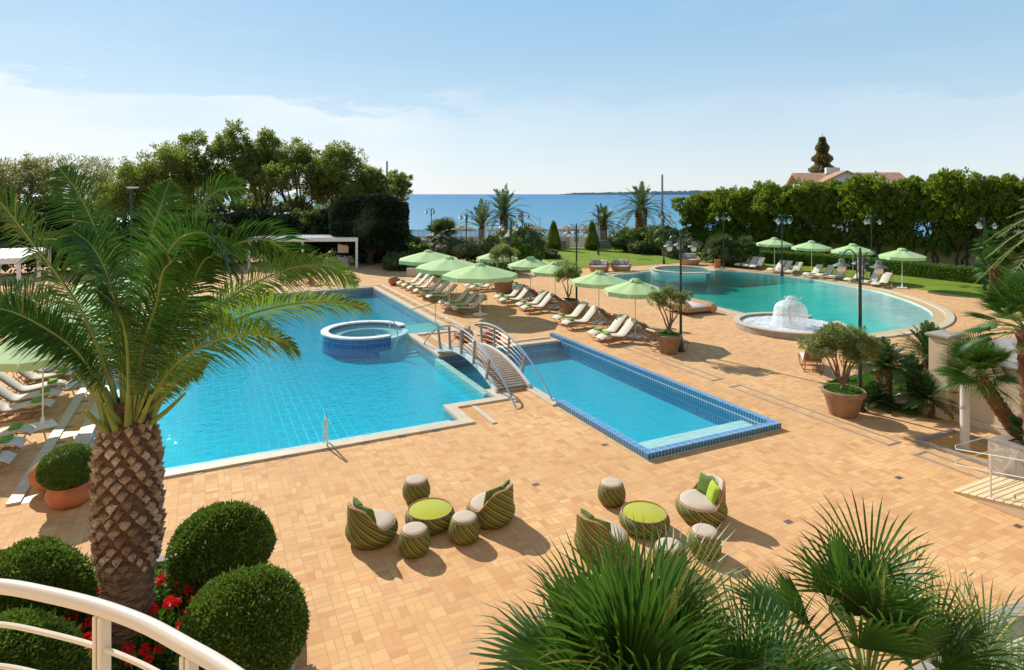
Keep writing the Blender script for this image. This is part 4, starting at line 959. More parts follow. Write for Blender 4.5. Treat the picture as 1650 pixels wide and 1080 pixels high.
# hand surveyed fronds: pixel points with distance, thick ones first
FR = [
 # upright and arching, as seen
 ([(195, 640, 9.4), (188, 520, 9.6), (165, 400, 9.9), (130, 318, 10.2), (97, 272, 10.4)], .62, 0),
 ([(212, 640, 9.4), (222, 520, 9.8), (238, 400, 10.2), (258, 335, 10.5), (272, 295, 10.7)], .5, 1),
 ([(215, 640, 9.3), (235, 500, 9.0), (275, 400, 8.8), (320, 374, 8.6), (352, 395, 8.4), (372, 440, 8.2)], .62, 0),
 ([(222, 640, 9.5), (262, 470, 10.2), (305, 365, 10.9), (345, 310, 11.4), (395, 302, 11.8)], .58, 1),
 ([(228, 640, 9.5), (290, 480, 10.0), (360, 405, 10.4), (420, 385, 10.8), (465, 408, 11.1), (482, 440, 11.2)], .62, 1),
 ([(230, 645, 9.5), (300, 540, 9.9), (390, 468, 10.3), (470, 432, 10.7), (530, 430, 11.0), (575, 455, 11.2)], .5, 2),
 ([(230, 648, 9.4), (300, 570, 9.1), (380, 515, 8.8), (470, 490, 8.6), (540, 488, 8.5), (592, 494, 8.4)], .5, 2),
 ([(228, 650, 9.3), (280, 590, 8.8), (350, 548, 8.4), (420, 538, 8.1), (478, 562, 7.9)], .46, 2),
 ([(222, 645, 9.2), (262, 560, 8.8), (300, 480, 8.5), (325, 425, 8.3), (342, 412, 8.2)], .46, 0),
 ([(192, 640, 9.3), (150, 540, 9.0), (105, 460, 8.8), (55, 395, 8.7), (5, 330, 8.6), (-30, 300, 8.6)], .66, 0),
 ([(190, 645, 9.3), (140, 585, 8.9), (75, 535, 8.6), (0, 512, 8.4), (-60, 515, 8.3)], .45, 0),
 ([(186, 648, 9.2), (130, 575, 8.8), (60, 522, 8.5), (0, 498, 8.3), (-60, 500, 8.2)], .42, 0),
 ([(188, 648, 9.5), (130, 560, 10.0), (70, 495, 10.5), (10, 470, 10.9), (-40, 480, 11.2)], .6, 0),
 ([(200, 640, 9.6), (180, 520, 10.4), (150, 430, 11.2), (110, 390, 11.8), (60, 385, 12.3)], .58, 1),
 ([(206, 640, 9.7), (205, 540, 10.6), (212, 450, 11.4), (235, 400, 12.1), (262, 395, 12.6)], .55, 1),
 ([(214, 645, 9.2), (230, 560, 8.6), (252, 490, 8.1), (262, 440, 7.8), (278, 420, 7.6)], .5, 0),
 ([(222, 648, 9.6), (270, 560, 10.4), (330, 500, 11.2), (390, 470, 11.9), (440, 480, 12.4)], .55, 2),
 ([(194, 645, 9.6), (160, 560, 10.4), (110, 500, 11.3), (60, 470, 12.1), (20, 478, 12.6)], .55, 1),
 ([(200, 645, 9.3), (195, 540, 9.0), (178, 460, 8.8), (150, 400, 8.7), (118, 372, 8.6)], .55, 0),
 ([(226, 655, 9.5), (262, 630, 9.7), (300, 600, 10.0), (330, 590, 10.3)], .4, 2),
 ([(208, 645, 9.1), (205, 560, 8.5), (190, 500, 8.0), (160, 470, 7.7)], .5, 0),
 ([(215, 648, 9.7), (240, 560, 10.5), (285, 510, 11.2), (340, 500, 11.9), (380, 525, 12.3)], .5, 1),
]
for i, (P, ll, kind) in enumerate(FR):
    rng = random.Random(100+i); Q = [rel(PW(*p)) for p in P]; Q[0] = Vector((Q[0].x*.8, Q[0].y*.8, 3.42))
    rib, V, F = frond_geo(Q, rng, nl=150, ll=ll*1.2, lw=.027, start=.13, vee=.22, drop=.34, fwd=.5, rr=.024, twist=R((50, -46, 38, 55)[i % 4]))
    fo = tri_mesh('frond', V, F, ('frond', 'frond', 'frond_pale')[kind], palm); rib.build('rib', 'rachis', fo, True)
rng = random.Random(5); b = MB()
for k in range(34):
    a = 2*PI*k/34*2.4; r0 = .25+.1*rng.random(); e = R(rng.uniform(35, 75)); l = rng.uniform(.35, .75); d = Vector((math.cos(a)*math.cos(e), math.sin(a)*math.cos(e), math.sin(e))); s = Vector((math.cos(a)*r0, math.sin(a)*r0, 3.3+.25*rng.random()))
    b.tube([s, s+d*l*.5, s+d*l+Vector((0, 0, .05))], [.05, .035, .02], 5)
b.build('frond_bases', 'rachis', palm, True)

# ---------------------------------------------------------------- planting bed, box balls, geraniums
BX, BY, BR = -5.95, 8.5, 2.68
bed = [(BX+BR*math.cos(2*PI*i/48), BY+BR*math.sin(2*PI*i/48)) for i in range(48)]
struct(MB().prism(bed, .0, .12).build('planting_bed_soil', 'soil'))
b = MB(); b.strip(bed, 0, .2, -.01, .2, True); tag(b.build('bed_kerb', 'slate'), 'low pale stone kerb round the planting bed of the big palm', 'kerb')
def ball(name, r, label, loc, n=15000, sz=.035, sc=(1, 1, .88), grp=None, lift=0, mat='box'):
    g = np.random.default_rng(int(abs(loc[0])*100)); d = rdir(g, n); bump = 1+.025*np.sin(d[:, :1]*13+3*d[:, 2:])*np.sin(d[:, 1:2]*11)+.045*np.sin(d[:, :1]*5+loc[0])*np.cos(d[:, 1:2]*4+1)+.03*np.sin(d[:, 2:]*7+2*d[:, :1])
    P = d*r*bump*(1-.10*g.random((n, 1))**.7+.03*(g.random((n, 1)) > .97))*np.array(sc); s = sz*(.6+.8*g.random(n)); V, F = leaves(P, d+rdir(g, n)*.9, s, s*.62, g); k = 450; d2 = rdir(g, k); V, F = merge((V, F), leaves(d2*r*.97*np.array(sc), d2+rdir(g, k)*.5+np.array([0, 0, .4]), sz*2.0*(.6+.8*g.random(k)), sz*.6, g))
    C_ = blobcore([(0, 0, 0, r*sc[0]*.76, r*sc[1]*.76, r*sc[2]*.76)], 1.0, g, 24, 14); Vm, Fm = merge((V, F), C_)
    t = thing(name, label, 'shrub', loc, group=grp); npmesh('foliage', Vm, Fm, mat, t)
    MB().lathe([(.06, -loc[2]+.05), (.05, 0)], 8).build('stem', 'darkbark', t); return t
gb = 'clipped box balls in the palm bed'
for px, py, h, r, lab in ((356, 886, .72, .81, 'clipped dark green box ball right behind the palm trunk'), (393, 1014, .66, .84, 'large clipped box ball in front, right of the palm base'), (36, 968, .72, .88, 'clipped box ball partly behind the curved balcony rail'), (5, 1100, .68, .82, 'clipped box ball lowest in the corner below the rail')):
    x, y = G(px, py, h); ball('box_ball', r, lab, (x, y, h), n=52000, sz=.045, grp=gb)
x, y = G(112, 812); t = thing('potted_box_ball', 'clipped box ball growing in a round terracotta bowl pot', 'potted plant', (x, y, 0))
MB().lathe([(.26, 0), (.36, .06), (.43, .2), (.43, .32), (.38, .42), (.39, .46), (.36, .47), (.34, .4)], 32).build('pot', 'terracotta', t, True)
g = np.random.default_rng(4); n = 16000; d = rdir(g, n); P = d*np.array([.56, .56, .44])*(1-.08*g.random((n, 1)))+np.array([-.03, 0, .82]); s = .035*(.6+.8*g.random(n))
V, F = merge(leaves(P, d+rdir(g, n)*.9, s, s*.6, g), blobcore([(-.03, 0, .82, .43, .43, .34)], 1, g, 20, 12)); npmesh('foliage', V, F, 'box', t)
def jar(name, label, loc, L, r, yaw, mat='terracotta', grp=None, tilt=0.0):
    pr = [(.02, 0), (r*.45, .01*L), (r*.8, .15*L), (r, .42*L), (r*.92, .65*L), (r*.6, .85*L), (r*.42, .92*L), (r*.5, L), (r*.4, L), (r*.33, .9*L)]
    o = MB().lathe(pr, 30).build(name, mat, smooth=True); o.rotation_euler = (0, R(90)-tilt, yaw); o.location = (loc[0], loc[1], r*.93); tag(o, label, 'jar', grp); return o
x, y = G(38, 802); jar('terracotta_jar', 'large terracotta jar lying on its side behind the potted box ball', (x+.0, y+.25), 1.25, .42, R(10), grp='terracotta jars lying on the deck')
for px, py, lab, yaw in ((761, 553, 'terracotta jar lying behind the footbridge, left one of the pair', R(200)), (777, 554, 'terracotta jar lying behind the footbridge, right one of the pair', R(-20)), (625, 461, 'round terracotta jar at the far corner of the main pool', R(30))):
    x, y = G(px, py); jar('terracotta_jar', lab, (x, y+.3), .85, .34, yaw, grp='terracotta jars lying on the deck')
# geraniums
def make_ger():
    t = thing('geranium', '', 'flowering plant'); g = np.random.default_rng(9); V, F = crown([(0, 0, .14, .26, .26, .16)], 240, .08, g, shell=.8, asp=.95); npmesh('leaves', V, F, 'cover', t)
    for k in range(3):
        a = 2.1*k+.5; r = .14; c = (r*math.cos(a), r*math.sin(a), .38+.06*k); MB().tube([(c[0]*.4, c[1]*.4, .1), c], .006, 4).build('stalk', 'rachis', t)
        V, F = crown([(*c, .06, .06, .05)], 70, .035, g, shell=.6, asp=.95); npmesh('flower_head', V, F, 'petal', t)
    return t
GE = Proto(make_ger); k = 0; rr = random.Random(21)
gerp = [(250, 962), (290, 975), (265, 1005), (300, 1000), (330, 940), (370, 935), (98, 1005), (80, 1020), (60, 1042), (120, 1030), (130, 1068), (215, 1070), (250, 1060), (240, 1035), (100, 1062), (70, 1018), (140, 995), (395, 928), (282, 1030), (30, 1030), (225, 1095), (115, 985)]
for i, (px, py) in enumerate(gerp):
    x, y = G(px, py, .3); GE.put('red flowering geranium low in the palm bed', (x, y, .1), rr.random()*6, rr.uniform(.8, 1.15), group='red geraniums in the palm bed')
g = np.random.default_rng(3); n = 9000; a = g.random(n)*2*PI; r = np.sqrt(g.random(n))*(BR-.15); P = np.stack([BX+r*np.cos(a), BY+r*np.sin(a), .12+.14*g.random(n)], 1); V, F = leaves(P, rdir(g, n)*.6+np.array([0, 0, .9]), .07, .05, g)
struct(npmesh('bed_ground_cover', V, F, 'cover'), 'stuff')

# ---------------------------------------------------------------- balcony railing
t = thing('balcony_railing', 'curved cream balcony railing with thick handrail in the lower corner', 'railing')
hp = [(-320, 990), (-200, 952), (-100, 942), (0, 943), (80, 957), (160, 977), (235, 1005), (300, 1040), (365, 1078), (430, 1128), (520, 1215)]
hr = [G(p[0], p[1]+2, 5.3) for p in hp]
C = catmull([(x, y, 5.3) for x, y in hr], 60)
MB().tube(C, .0255, 14).build('handrail', 'rail_paint', t, True)
for dz in (.145, .305, .465, .625): MB().tube([(p.x, p.y, p.z-dz) for p in C], .0095, 8).build('lower_rail', 'rail_paint', t, True)
for px in (-150, 155, 303):
    p = min(C, key=lambda q: abs(q.x/q.y*1000+825-px)); MB().rbox((p.x-.0, p.y, 4.78), (.016, .045, 1.0), .004, rz=R(-20)).build('post', 'rail_paint', t); MB().rbox((p.x+.022, p.y-.006, 4.78), (.016, .045, 1.0), .004, rz=R(-20)).build('post', 'rail_paint', t)
b = MB(); P2 = [(p.x, p.y) for p in C][::4]; b.prism([(x, y+.12) for x, y in P2]+[(.6, -.5), (-3.5, -.5)], 4.05, 4.29); struct(b.build('balcony_slab', 'wall'))

# ---------------------------------------------------------------- fan palms
def fan_leaf(V, F, base, direc, up, r, rng, nb=26, span=2.6, w=.028, droop=.12, pet=.6, ribs=None):
    d = Vector(direc).normalized(); u = (Vector(up)-d*Vector(up).dot(d)).normalized(); s = d.cross(u).normalized(); hub = Vector(base)+d*pet
    if ribs is not None: ribs.tube([base, Vector(base)+d*pet*.5+u*.02, hub], [.014, .01, .009], 4)
    for k in range(nb):
        a = -span/2+span*k/(nb-1); bl = r*(1-.25*abs(a/(span/2))**2)*(.9+.2*rng.random()); cup = .18
        dd = (d*math.cos(a)+s*math.sin(a)+u*cup*(abs(math.sin(a)))).normalized(); side = dd.cross(u).normalized(); w_ = w*(1.0)
        p1 = hub+dd*bl*.45; p2 = hub+dd*bl*.75+Vector((0, 0, -droop*.3*bl)); p3 = hub+dd*bl+Vector((0, 0, -droop*bl))
        o = len(V); g = side*w_*.5; fz = u*w_*.3
        V += [hub-g*.3, hub+g*.3, p1+g+fz, p1-g-fz, p2+g*.55, p2-g*.55, p3]; F += [(o, o+1, o+2, o+3), (o+3, o+2, o+4, o+5), (o+5, o+4, o+6, o+6)]
def fan_palm(name, label, base, height, nleaf, r, seed, lean=(0, 0), pet=(.4, .75), el=(-25, 85), trunk=(.13, .11), mat='fan', grp=None, nb=26, w=.03, cat='fan palm', az=None):
    rng = random.Random(seed); t = thing(name, label, cat, base, group=grp); top = Vector((lean[0], lean[1], height)); b = MB()
    K = 26; pts = [Vector((top.x*(i/K)**.85, top.y*(i/K)**.85, top.z*i/K)) for i in range(K+1)]; b.tube(pts, [(trunk[0]+(trunk[1]-trunk[0])*i/K)*(1+.16*(i % 2)) for i in range(K+1)], 12)
    for i in range(int(height*90)):
        f = rng.random(); p = Vector((top.x*f**.85, top.y*f**.85, top.z*f)); a = rng.random()*2*PI; er = Vector((math.cos(a), math.sin(a), 0)); q = p+er*(trunk[0]*.95); dd = (er+Vector((0, 0, .9))).normalized()*rng.uniform(.04, .1)*(trunk[0]/.13); o = len(b.v); et = Vector((-er.y, er.x, 0))*.018
        b.v += [tuple(q-et), tuple(q+et), tuple(q+dd+et*.4), tuple(q+dd-et*.4)]; b.f.append((o, o+1, o+2, o+3))
    b.build('trunk', 'scarbrown', t); V, F = [], []; ribs = MB()
    for k in range(nleaf):
        a = 2.399*k+rng.uniform(-.3, .3)
        if az: a = rng.uniform(*az)
        f = (k+.5)/nleaf; e = R(el[0]+(el[1]-el[0])*f**.8+rng.uniform(-8, 8)); d = Vector((math.cos(a)*math.cos(e), math.sin(a)*math.cos(e), math.sin(e))); up = Vector((-math.cos(a)*math.sin(e), -math.sin(a)*math.sin(e), math.cos(e)))+Vector((rng.uniform(-.5, .5), rng.uniform(-.5, .5), 0))
        fan_leaf(V, F, top+d*.05, d, up, r*rng.uniform(.85, 1.1), rng, nb=nb, w=w, pet=rng.uniform(*pet), span=rng.uniform(2.3, 3.0), droop=.1+.12*(1-f), ribs=ribs)
    ribs.build('leaf_stalks', 'rachis', t, True); tri_mesh('crown', V, F, mat, t); return t
M['scarbrown'] = solid('shaggy_brown_trunk', (.16, .07, .032), .95, var=.5, scale=14, bump=.9, bscale=40)
gf = 'fan palms below the balcony'
fan_palm('fan_palm', 'large dense fan palm rising in front of the right armchair group', (.82, 4.15, 0), 3.15, 34, .95, 31, pet=(.3, .6), el=(-5, 86), grp=gf, nb=27, w=.028, trunk=(.16, .13))
fan_palm('fan_palm', 'smaller fan palm squeezed between the two larger fan palm crowns', (1.72, 4.5, 0), 2.75, 22, .85, 35, pet=(.3, .55), el=(0, 85), grp=gf, nb=28, w=.02)
fan_palm('fan_palm', 'fan palm with bare stalks and upright fans, deck showing through beneath', (2.72, 4.75, 0), 2.95, 19, .68, 33, pet=(.45, .8), el=(25, 88), grp=gf, nb=25, w=.026, trunk=(.1, .08))
fan_palm('fan_palm', 'smallest fan palm beside the willowy shrub and grey kerb', (3.32, 4.7, 0), 2.75, 14, .62, 34, pet=(.35, .6), el=(-5, 80), grp=gf, nb=26, w=.02, trunk=(.08, .07))
# palms by the ramp
gr_ = 'fan palms behind the marble planter'
x0, y0 = AB(18.0, 7.9); tx, ty = (1578-825)/1000*15.6, 15.6
fan_palm('fan_palm', 'leaning fan palm growing out of the marble planter towards the lagoon', (x0, y0, .6), 1.62, 44, .8, 41, lean=(tx-x0, ty-y0), pet=(.25, .5), el=(-30, 85), trunk=(.18, .15), grp=gr_, nb=30, w=.022)
fan_palm('fan_palm', 'tall fan palm with reddish shaggy trunk at the edge above the planter', (11.45, 13.4, .6), 3.25, 46, .85, 42, lean=(-.25, .1), pet=(.4, .7), el=(-35, 85), trunk=(.22, .18), grp=gr_, nb=30, w=.026)
fan_palm('fan_palm', 'small low fan palm sprouting beside the leaning trunk', (12.3, 14.6, .7), .3, 14, .5, 43, pet=(.2, .35), el=(0, 85), trunk=(.08, .07), grp=gr_, nb=22, w=.03)
x, y = G(1628, 470); gl_ = 'fan palms on the far lawn'
fan_palm('fan_palm', 'bushy fan palm at the far end of the low hedge, lower crown', (x-1.0, y, 0), 1.7, 26, 1.0, 44, pet=(.4, .8), el=(-50, 85), trunk=(.2, .16), nb=20, w=.07, mat='fan', grp=gl_)
fan_palm('fan_palm', 'bushy fan palm at the far end of the low hedge, highest crown', (x-.3, y+1.2, 0), 2.9, 26, 1.0, 45, pet=(.4, .8), el=(-50, 85), trunk=(.2, .16), nb=20, w=.07, mat='fan', grp=gl_)
fan_palm('fan_palm', 'fan palm in front of the sea fence behind the big green parasols', (-7.0, 62, 0), 2.6, 34, 1.5, 46, pet=(.5, 1.0), el=(-60, 85), trunk=(.35, .3), nb=16, w=.14, mat='farpalm', grp='fan palms by the sea fence')
fan_palm('fan_palm', 'low fan palm clump by the lagoon behind the round wicker sofa', (20.1, 59.5, 0), 1.3, 46, 1.25, 47, pet=(.5, .9), el=(-35, 85), trunk=(.3, .3), nb=16, w=.1, mat='farpalm', grp='fan palms by the lagoon')
fan_palm('fan_palm', 'second low fan palm clump leaning beside the lagoon spa', (21.6, 59.0, 0), 1.2, 34, 1.1, 48, lean=(.6, 0), pet=(.5, .9), el=(-35, 85), trunk=(.26, .2), nb=16, w=.1, mat='farpalm', grp='fan palms by the lagoon')
# cycads
def pinnate_crown(t, top, L, nl, seed, el=(-10, 80), ll=.2, lw=.02, mat='cycad', nseg=34, arch=.5, rr=.012, vee=.3):
    rng = random.Random(seed); V, F = [], []; ribs = MB()
    for k in range(nl):
        a = 2.399*k+rng.uniform(-.2, .2); f = (k+.5)/nl; e = R(el[0]+(el[1]-el[0])*f); l = L*rng.uniform(.85, 1.1); d = Vector((math.cos(a)*math.cos(e), math.sin(a)*math.cos(e), math.sin(e))); dr = arch*l*(.35+.65*math.cos(e))
        P = [top+d*l*q+Vector((0, 0, -dr*q*q)) for q in (0, .33, .66, 1)]
        rb, v, fc = frond_geo(P, rng, nl=nseg, ll=ll, lw=lw, start=.12, vee=vee, drop=.12, fwd=.35, rr=rr); o = len(V); V += v; F += [tuple(i+o for i in q) for q in fc]; ribs.add(rb.v, rb.f)
    ribs.build('leaf_ribs', 'rachis', t, True); tri_mesh('crown', V, F, mat, t)
def cycad(label, x, y, h, L, nl, seed, r=.2):
    t = thing('cycad', label, 'cycad', (x, y, 0), group='cycads in the bed by the beige wall'); MB().lathe([(r*1.1, 0), (r, .1)]+[(r*(1+.12*(i % 2)), .1+i*h/14) for i in range(1, 14)]+[(r*.6, h+.05)], 16).build('trunk', 'scarbrown', t)
    pinnate_crown(t, Vector((0, 0, h)), L, nl, seed, ll=.22, lw=.019, el=(2, 86), nseg=52, arch=.38)
for px, py, h, L, nl, lab, r in ((1424, 650, 1.15, 1.0, 44, 'tall cycad with dark trunk right behind the black lamp post', .23), (1500, 648, 1.5, 1.15, 46, 'tallest cycad in the middle of the wall bed', .22), (1408, 655, .15, .65, 24, 'low cycad rosette at the foot of the tall cycad', .15), (1494, 668, .45, .9, 40, 'squat cycad with shaggy round trunk at the bed corner', .26), (1470, 640, .5, .9, 30, 'cycad between the two tall ones, close to the white boulder', .16)):
    x, y = G(px, py); cycad(lab, x, y, h, L*1.15, int(nl*1.6), int(px), r)
for px, py, r, lab in ((1452, 652, .2, 'pale rounded boulder between the cycads'), (1366, 652, .1, 'small grey boulder in grass near the big pot')):
    x, y = G(px, py); g = np.random.default_rng(2); V, F = blobcore([(0, 0, r*.7, r*1.5, r, r)], 1, g, 14, 9); o = npmesh('boulder', V, F, 'slate' if r < .15 else 'whitewall', None, True); o.location = (x, y, 0); tag(o, lab, 'boulder')
g = np.random.default_rng(33); bedp = [G(*p) for p in [(1330, 622), (1345, 614), (1400, 602), (1440, 594), (1496, 612), (1536, 640), (1517, 674), (1470, 668), (1395, 648)]]
P = []
cxs = [p[0] for p in bedp]; cys = [p[1] for p in bedp]
def inside(x, y, poly):
    c = False; n = len(poly)
    for i in range(n):
        (x1, y1), (x2, y2) = poly[i], poly[(i+1) % n]
        if (y1 > y) != (y2 > y) and x < (x2-x1)*(y-y1)/(y2-y1)+x1: c = not c
    return c
while len(P) < 16000:
    x, y = g.uniform(min(cxs), max(cxs)), g.uniform(min(cys), max(cys))
    if inside(x, y, bedp): P.append((x, y, .02))
P = np.array(P); V, F = leaves(P, rdir(g, len(P))*.5+np.array([0, 0, 1.0]), .09, .014, g); struct(npmesh('bed_grass', V, F, 'cover'), 'stuff')

# ---------------------------------------------------------------- potted olives
def olive_pot(label, x, y, h_pot, r_pot, blobs, n, sz, seed, mat='olive', cover='cover', cat='potted tree', sc=1.0):
    t = thing('potted_olive', label, cat, (x, y, 0), group='olive trees in big pots'); R0 = r_pot
    MB().lathe([(R0*.62, 0), (R0*.64, .02), (R0*.9, h_pot*.78), (R0*.92, h_pot*.8), (R0, h_pot*.83), (R0*1.02, h_pot*.97), (R0*.98, h_pot), (R0*.88, h_pot), (R0*.86, h_pot*.9)], 40).build('pot', 'pot', t, True)
    MB().lathe([(R0*.87, h_pot*.88), (R0*.5, h_pot*.93), (.01, h_pot*.95)], 24).build('soil', 'soil', t)
    g = np.random.default_rng(seed); rg = random.Random(seed)
    P = []; k = 900; a = g.random(k)*6.28; r = np.sqrt(g.random(k))*R0*.85; V, F = leaves(np.stack([r*np.cos(a), r*np.sin(a), np.full(k, h_pot*.93)], 1), rdir(g, k)*.7+np.array([0, 0, .8]), .1, .05, g); npmesh('ground_cover', V, F, cover, t)
    b = MB(); limbs(b, (0, 0, h_pot*.85), [(q[0], q[1], q[2]-q[5]*.2) for q in blobs], .085 if h_pot > .7 else .05, rg, .012, .2, 8, .05)
    b.build('trunk', 'bark', t, True)
    V, F = crown(blobs, n, sz, g, shell=.9, up=.35, asp=.28, clump=60); npmesh('crown', V, F, mat, t)
olive_pot('big brown pot with forked olive tree beside the tall black lamp post', *G(1359, 668), .78, .62, [(-.75, .1, 2.1, .5, .5, .3), (-.3, 0, 2.4, .45, .5, .36), (.25, 0, 2.35, .5, .5, .4), (.72, .1, 2.05, .42, .45, .42), (-.4, .3, 2.05, .5, .4, .28), (.2, -.3, 2.0, .45, .4, .3)], 26000, .085, 51)
olive_pot('brown pot with airy olive tree and bright green ground cover, mid deck', *G(1078, 569), .8, .56, [(-.35, 0, 2.25, .5, .45, .42), (.3, .1, 2.3, .5, .45, .42), (.0, -.1, 2.65, .42, .4, .3), (.65, 0, 2.4, .3, .35, .3), (-.65, 0, 2.45, .3, .3, .3)], 8500, .085, 52)
olive_pot('brown pot with dense dark olive between the deck loungers', *G(915, 507), .85, .6, [(0, 0, 2.5, .55, .5, .5), (-.4, 0, 2.2, .4, .4, .3), (.45, .1, 2.3, .4, .4, .35)], 9000, .085, 53)
olive_pot('farthest brown olive pot standing behind the foremost big parasol', *G(811, 475), .95, .7, [(0, 0, 3.0, .7, .6, .55), (-.5, 0, 2.7, .5, .4, .4), (.5, .1, 2.8, .5, .4, .4)], 9000, .1, 54)
# ---------------------------------------------------------------- sea front: wall, fence, gate, palms, bushes
def seg_wall(name, label, p, q, h, th, mat, cat='wall', extra=None):
    L = math.hypot(q[0]-p[0], q[1]-p[1]); a = math.atan2(q[1]-p[1], q[0]-p[0]); t = thing(name, label, cat, (p[0], p[1], 0), a)
    MB().box((L/2, 0, h/2), (L, th, h)).build('masonry', mat, t); MB().rbox((L/2, 0, h+.03), (L+.06, th+.1, .07), .02).build('coping', 'slate', t); return t, L
def palisade(t, L, z0, z1, step=.16):
    b = MB(); n = int(L/step)
    for i in range(n+1): b.box((i*step, .0, (z0+z1)/2), (.07, .03, z1-z0))
    for z in (z0+.15, z1-.2): b.box((L/2, .03, z), (L, .03, .05))
    return b.build('palisade', 'fence', t)
A_, B_, C_, D_ = (-15, 78.3), (7.0, 78.3), (9.6, 78.3), (22, 78.3)
t, L = seg_wall('boundary_wall', 'low stone wall with grey palisade fence left of the white gate', A_, B_, .9, .3, 'slate'); palisade(t, L, .97, 2.35)
t, L = seg_wall('boundary_wall', 'low stone wall with grey palisade fence right of the gate, below the sea palms', C_, D_, .9, .3, 'slate'); palisade(t, L, .97, 2.2)
t = thing('gate', 'white slatted garden gate in the sea wall between the clipped cones', 'gate', (7.2, 78.3, 0)); b = MB()
for i in range(18): b.box((.1+.12*i, 0, 1.1), (.04, .03, 1.9))
for z in (.2, 1.0, 2.0): b.box((1.12, 0, z), (2.2, .05, .07))
b.build('gate_bars', 'metal_white', t)
for x in (7.02, 9.5): tag(MB().rbox((0, 0, 1.15), (.45, .45, 2.3), .03).build('gate_pillar', 'wall', loc=(x, 78.1, 0)), 'pale gate pillar on the %s side of the white gate' % ('bush' if x < 8 else 'right clipped cone'), 'pillar', 'gate pillars')
def date_palm(label, x, y, h, r, L, nl, seed, el=(-30, 85), ll=.6, lw=.10, grp='date palms along the sea front', z=0, arch=.95):
    t = thing('date_palm', label, 'palm tree', (x, y, z), group=grp); n = 26; MB().lathe([(r*1.15*(1+.07*(i % 2))*(1-.12*i/n)+(.14*r if i > n*.8 else 0), h*i/n) for i in range(n)]+[(r*.7, h+.1)], 14).build('trunk', 'scarbrown', t)
    pinnate_crown(t, Vector((0, 0, h)), L, nl, seed, el=el, ll=ll, lw=lw, mat='farpalm', nseg=30, arch=arch, rr=.05, vee=.15)
def atpx(px, y): return (px-825)/1000*y
date_palm('largest sea front date palm, left of centre, spreading over the sea', atpx(812, 84), 84, 4.1, .5, 5.4, 40, 61, el=(-5, 85), arch=.62)
date_palm('smaller date palm leaning against the left of the largest sea front palm', atpx(776, 82), 82, 2.4, .35, 4.8, 20, 62, el=(20, 85), arch=.55)
date_palm('small date palm between the right clipped cone and the tall sea palm', atpx(972, 82), 82, 2.7, .45, 3.9, 26, 63, el=(5, 85), arch=.6)
date_palm('tall thick trunked date palm rising above the horizon beside the grey pole', atpx(1033, 80), 80, 4.9, .7, 5.0, 38, 64, el=(-10, 85), arch=.62)
date_palm('date palm at the far edge whose arching fronds reach in before the hedge', 25.3, 27.5, 5.6, .4, 3.9, 44, 66, el=(-10, 85), ll=.5, lw=.045, arch=.7)
def shrub(name, label, x, y, blobs, n, sz, mat, seed, grp=None, cat='shrub', core=.72, z=0, clump=0, trunk=None, yaw=0):
    t = thing(name, label, cat, (x, y, z), yaw, grp); g = np.random.default_rng(seed); A = crown(blobs, n, sz, g, shell=.45, up=.3, asp=.6, clump=clump)
    if core: A = merge(A, blobcore(blobs, core, g))
    npmesh('foliage', *A, mat, t)
    if trunk:
        b = MB(); rg = random.Random(seed); limbs(b, (0, 0, -.1), [tuple(q[:3]) for q in blobs], trunk, rg, .04, .35, 7, .15); b.build('trunk', 'darkbark', t, True)
    else: MB().lathe([(.08, -.05), (.05, blobs[0][2])], 7).build('stem', 'darkbark', t)
    return t
gs = 'clipped cones by the gate'
for px, lab in ((892, 'clipped cone conifer left of the white gate'), (954, 'clipped cone conifer right of the white gate')):
    x = atpx(px, 75.5); t = thing('clipped_cone', lab, 'shrub', (x, 75.5, 0), group=gs); g = np.random.default_rng(px); n = 9000; zz_ = g.random(n); zz_ = 1-np.sqrt(zz_); a = g.random(n)*6.283
    rr_ = .95*(1-zz_)**.75*(1-.1*g.random(n))*np.minimum(1, .75+zz_*3); P = np.stack([rr_*np.cos(a), rr_*np.sin(a), .1+3.5*zz_], 1); D = np.stack([np.cos(a), np.sin(a), np.full(n, .8)], 1)
    V, F = leaves(P, D+rdir(g, n)*.5, .16, .08, g); npmesh('foliage', V, F, 'cypress', t); MB().lathe([(.7, .1), (.88, .8), (.6, 2.0), (.25, 3.1), (.02, 3.5)], 20).build('inner_foliage', 'cypress', t, True); MB().lathe([(.1, 0), (.08, .3)], 8).build('trunk', 'darkbark', t)
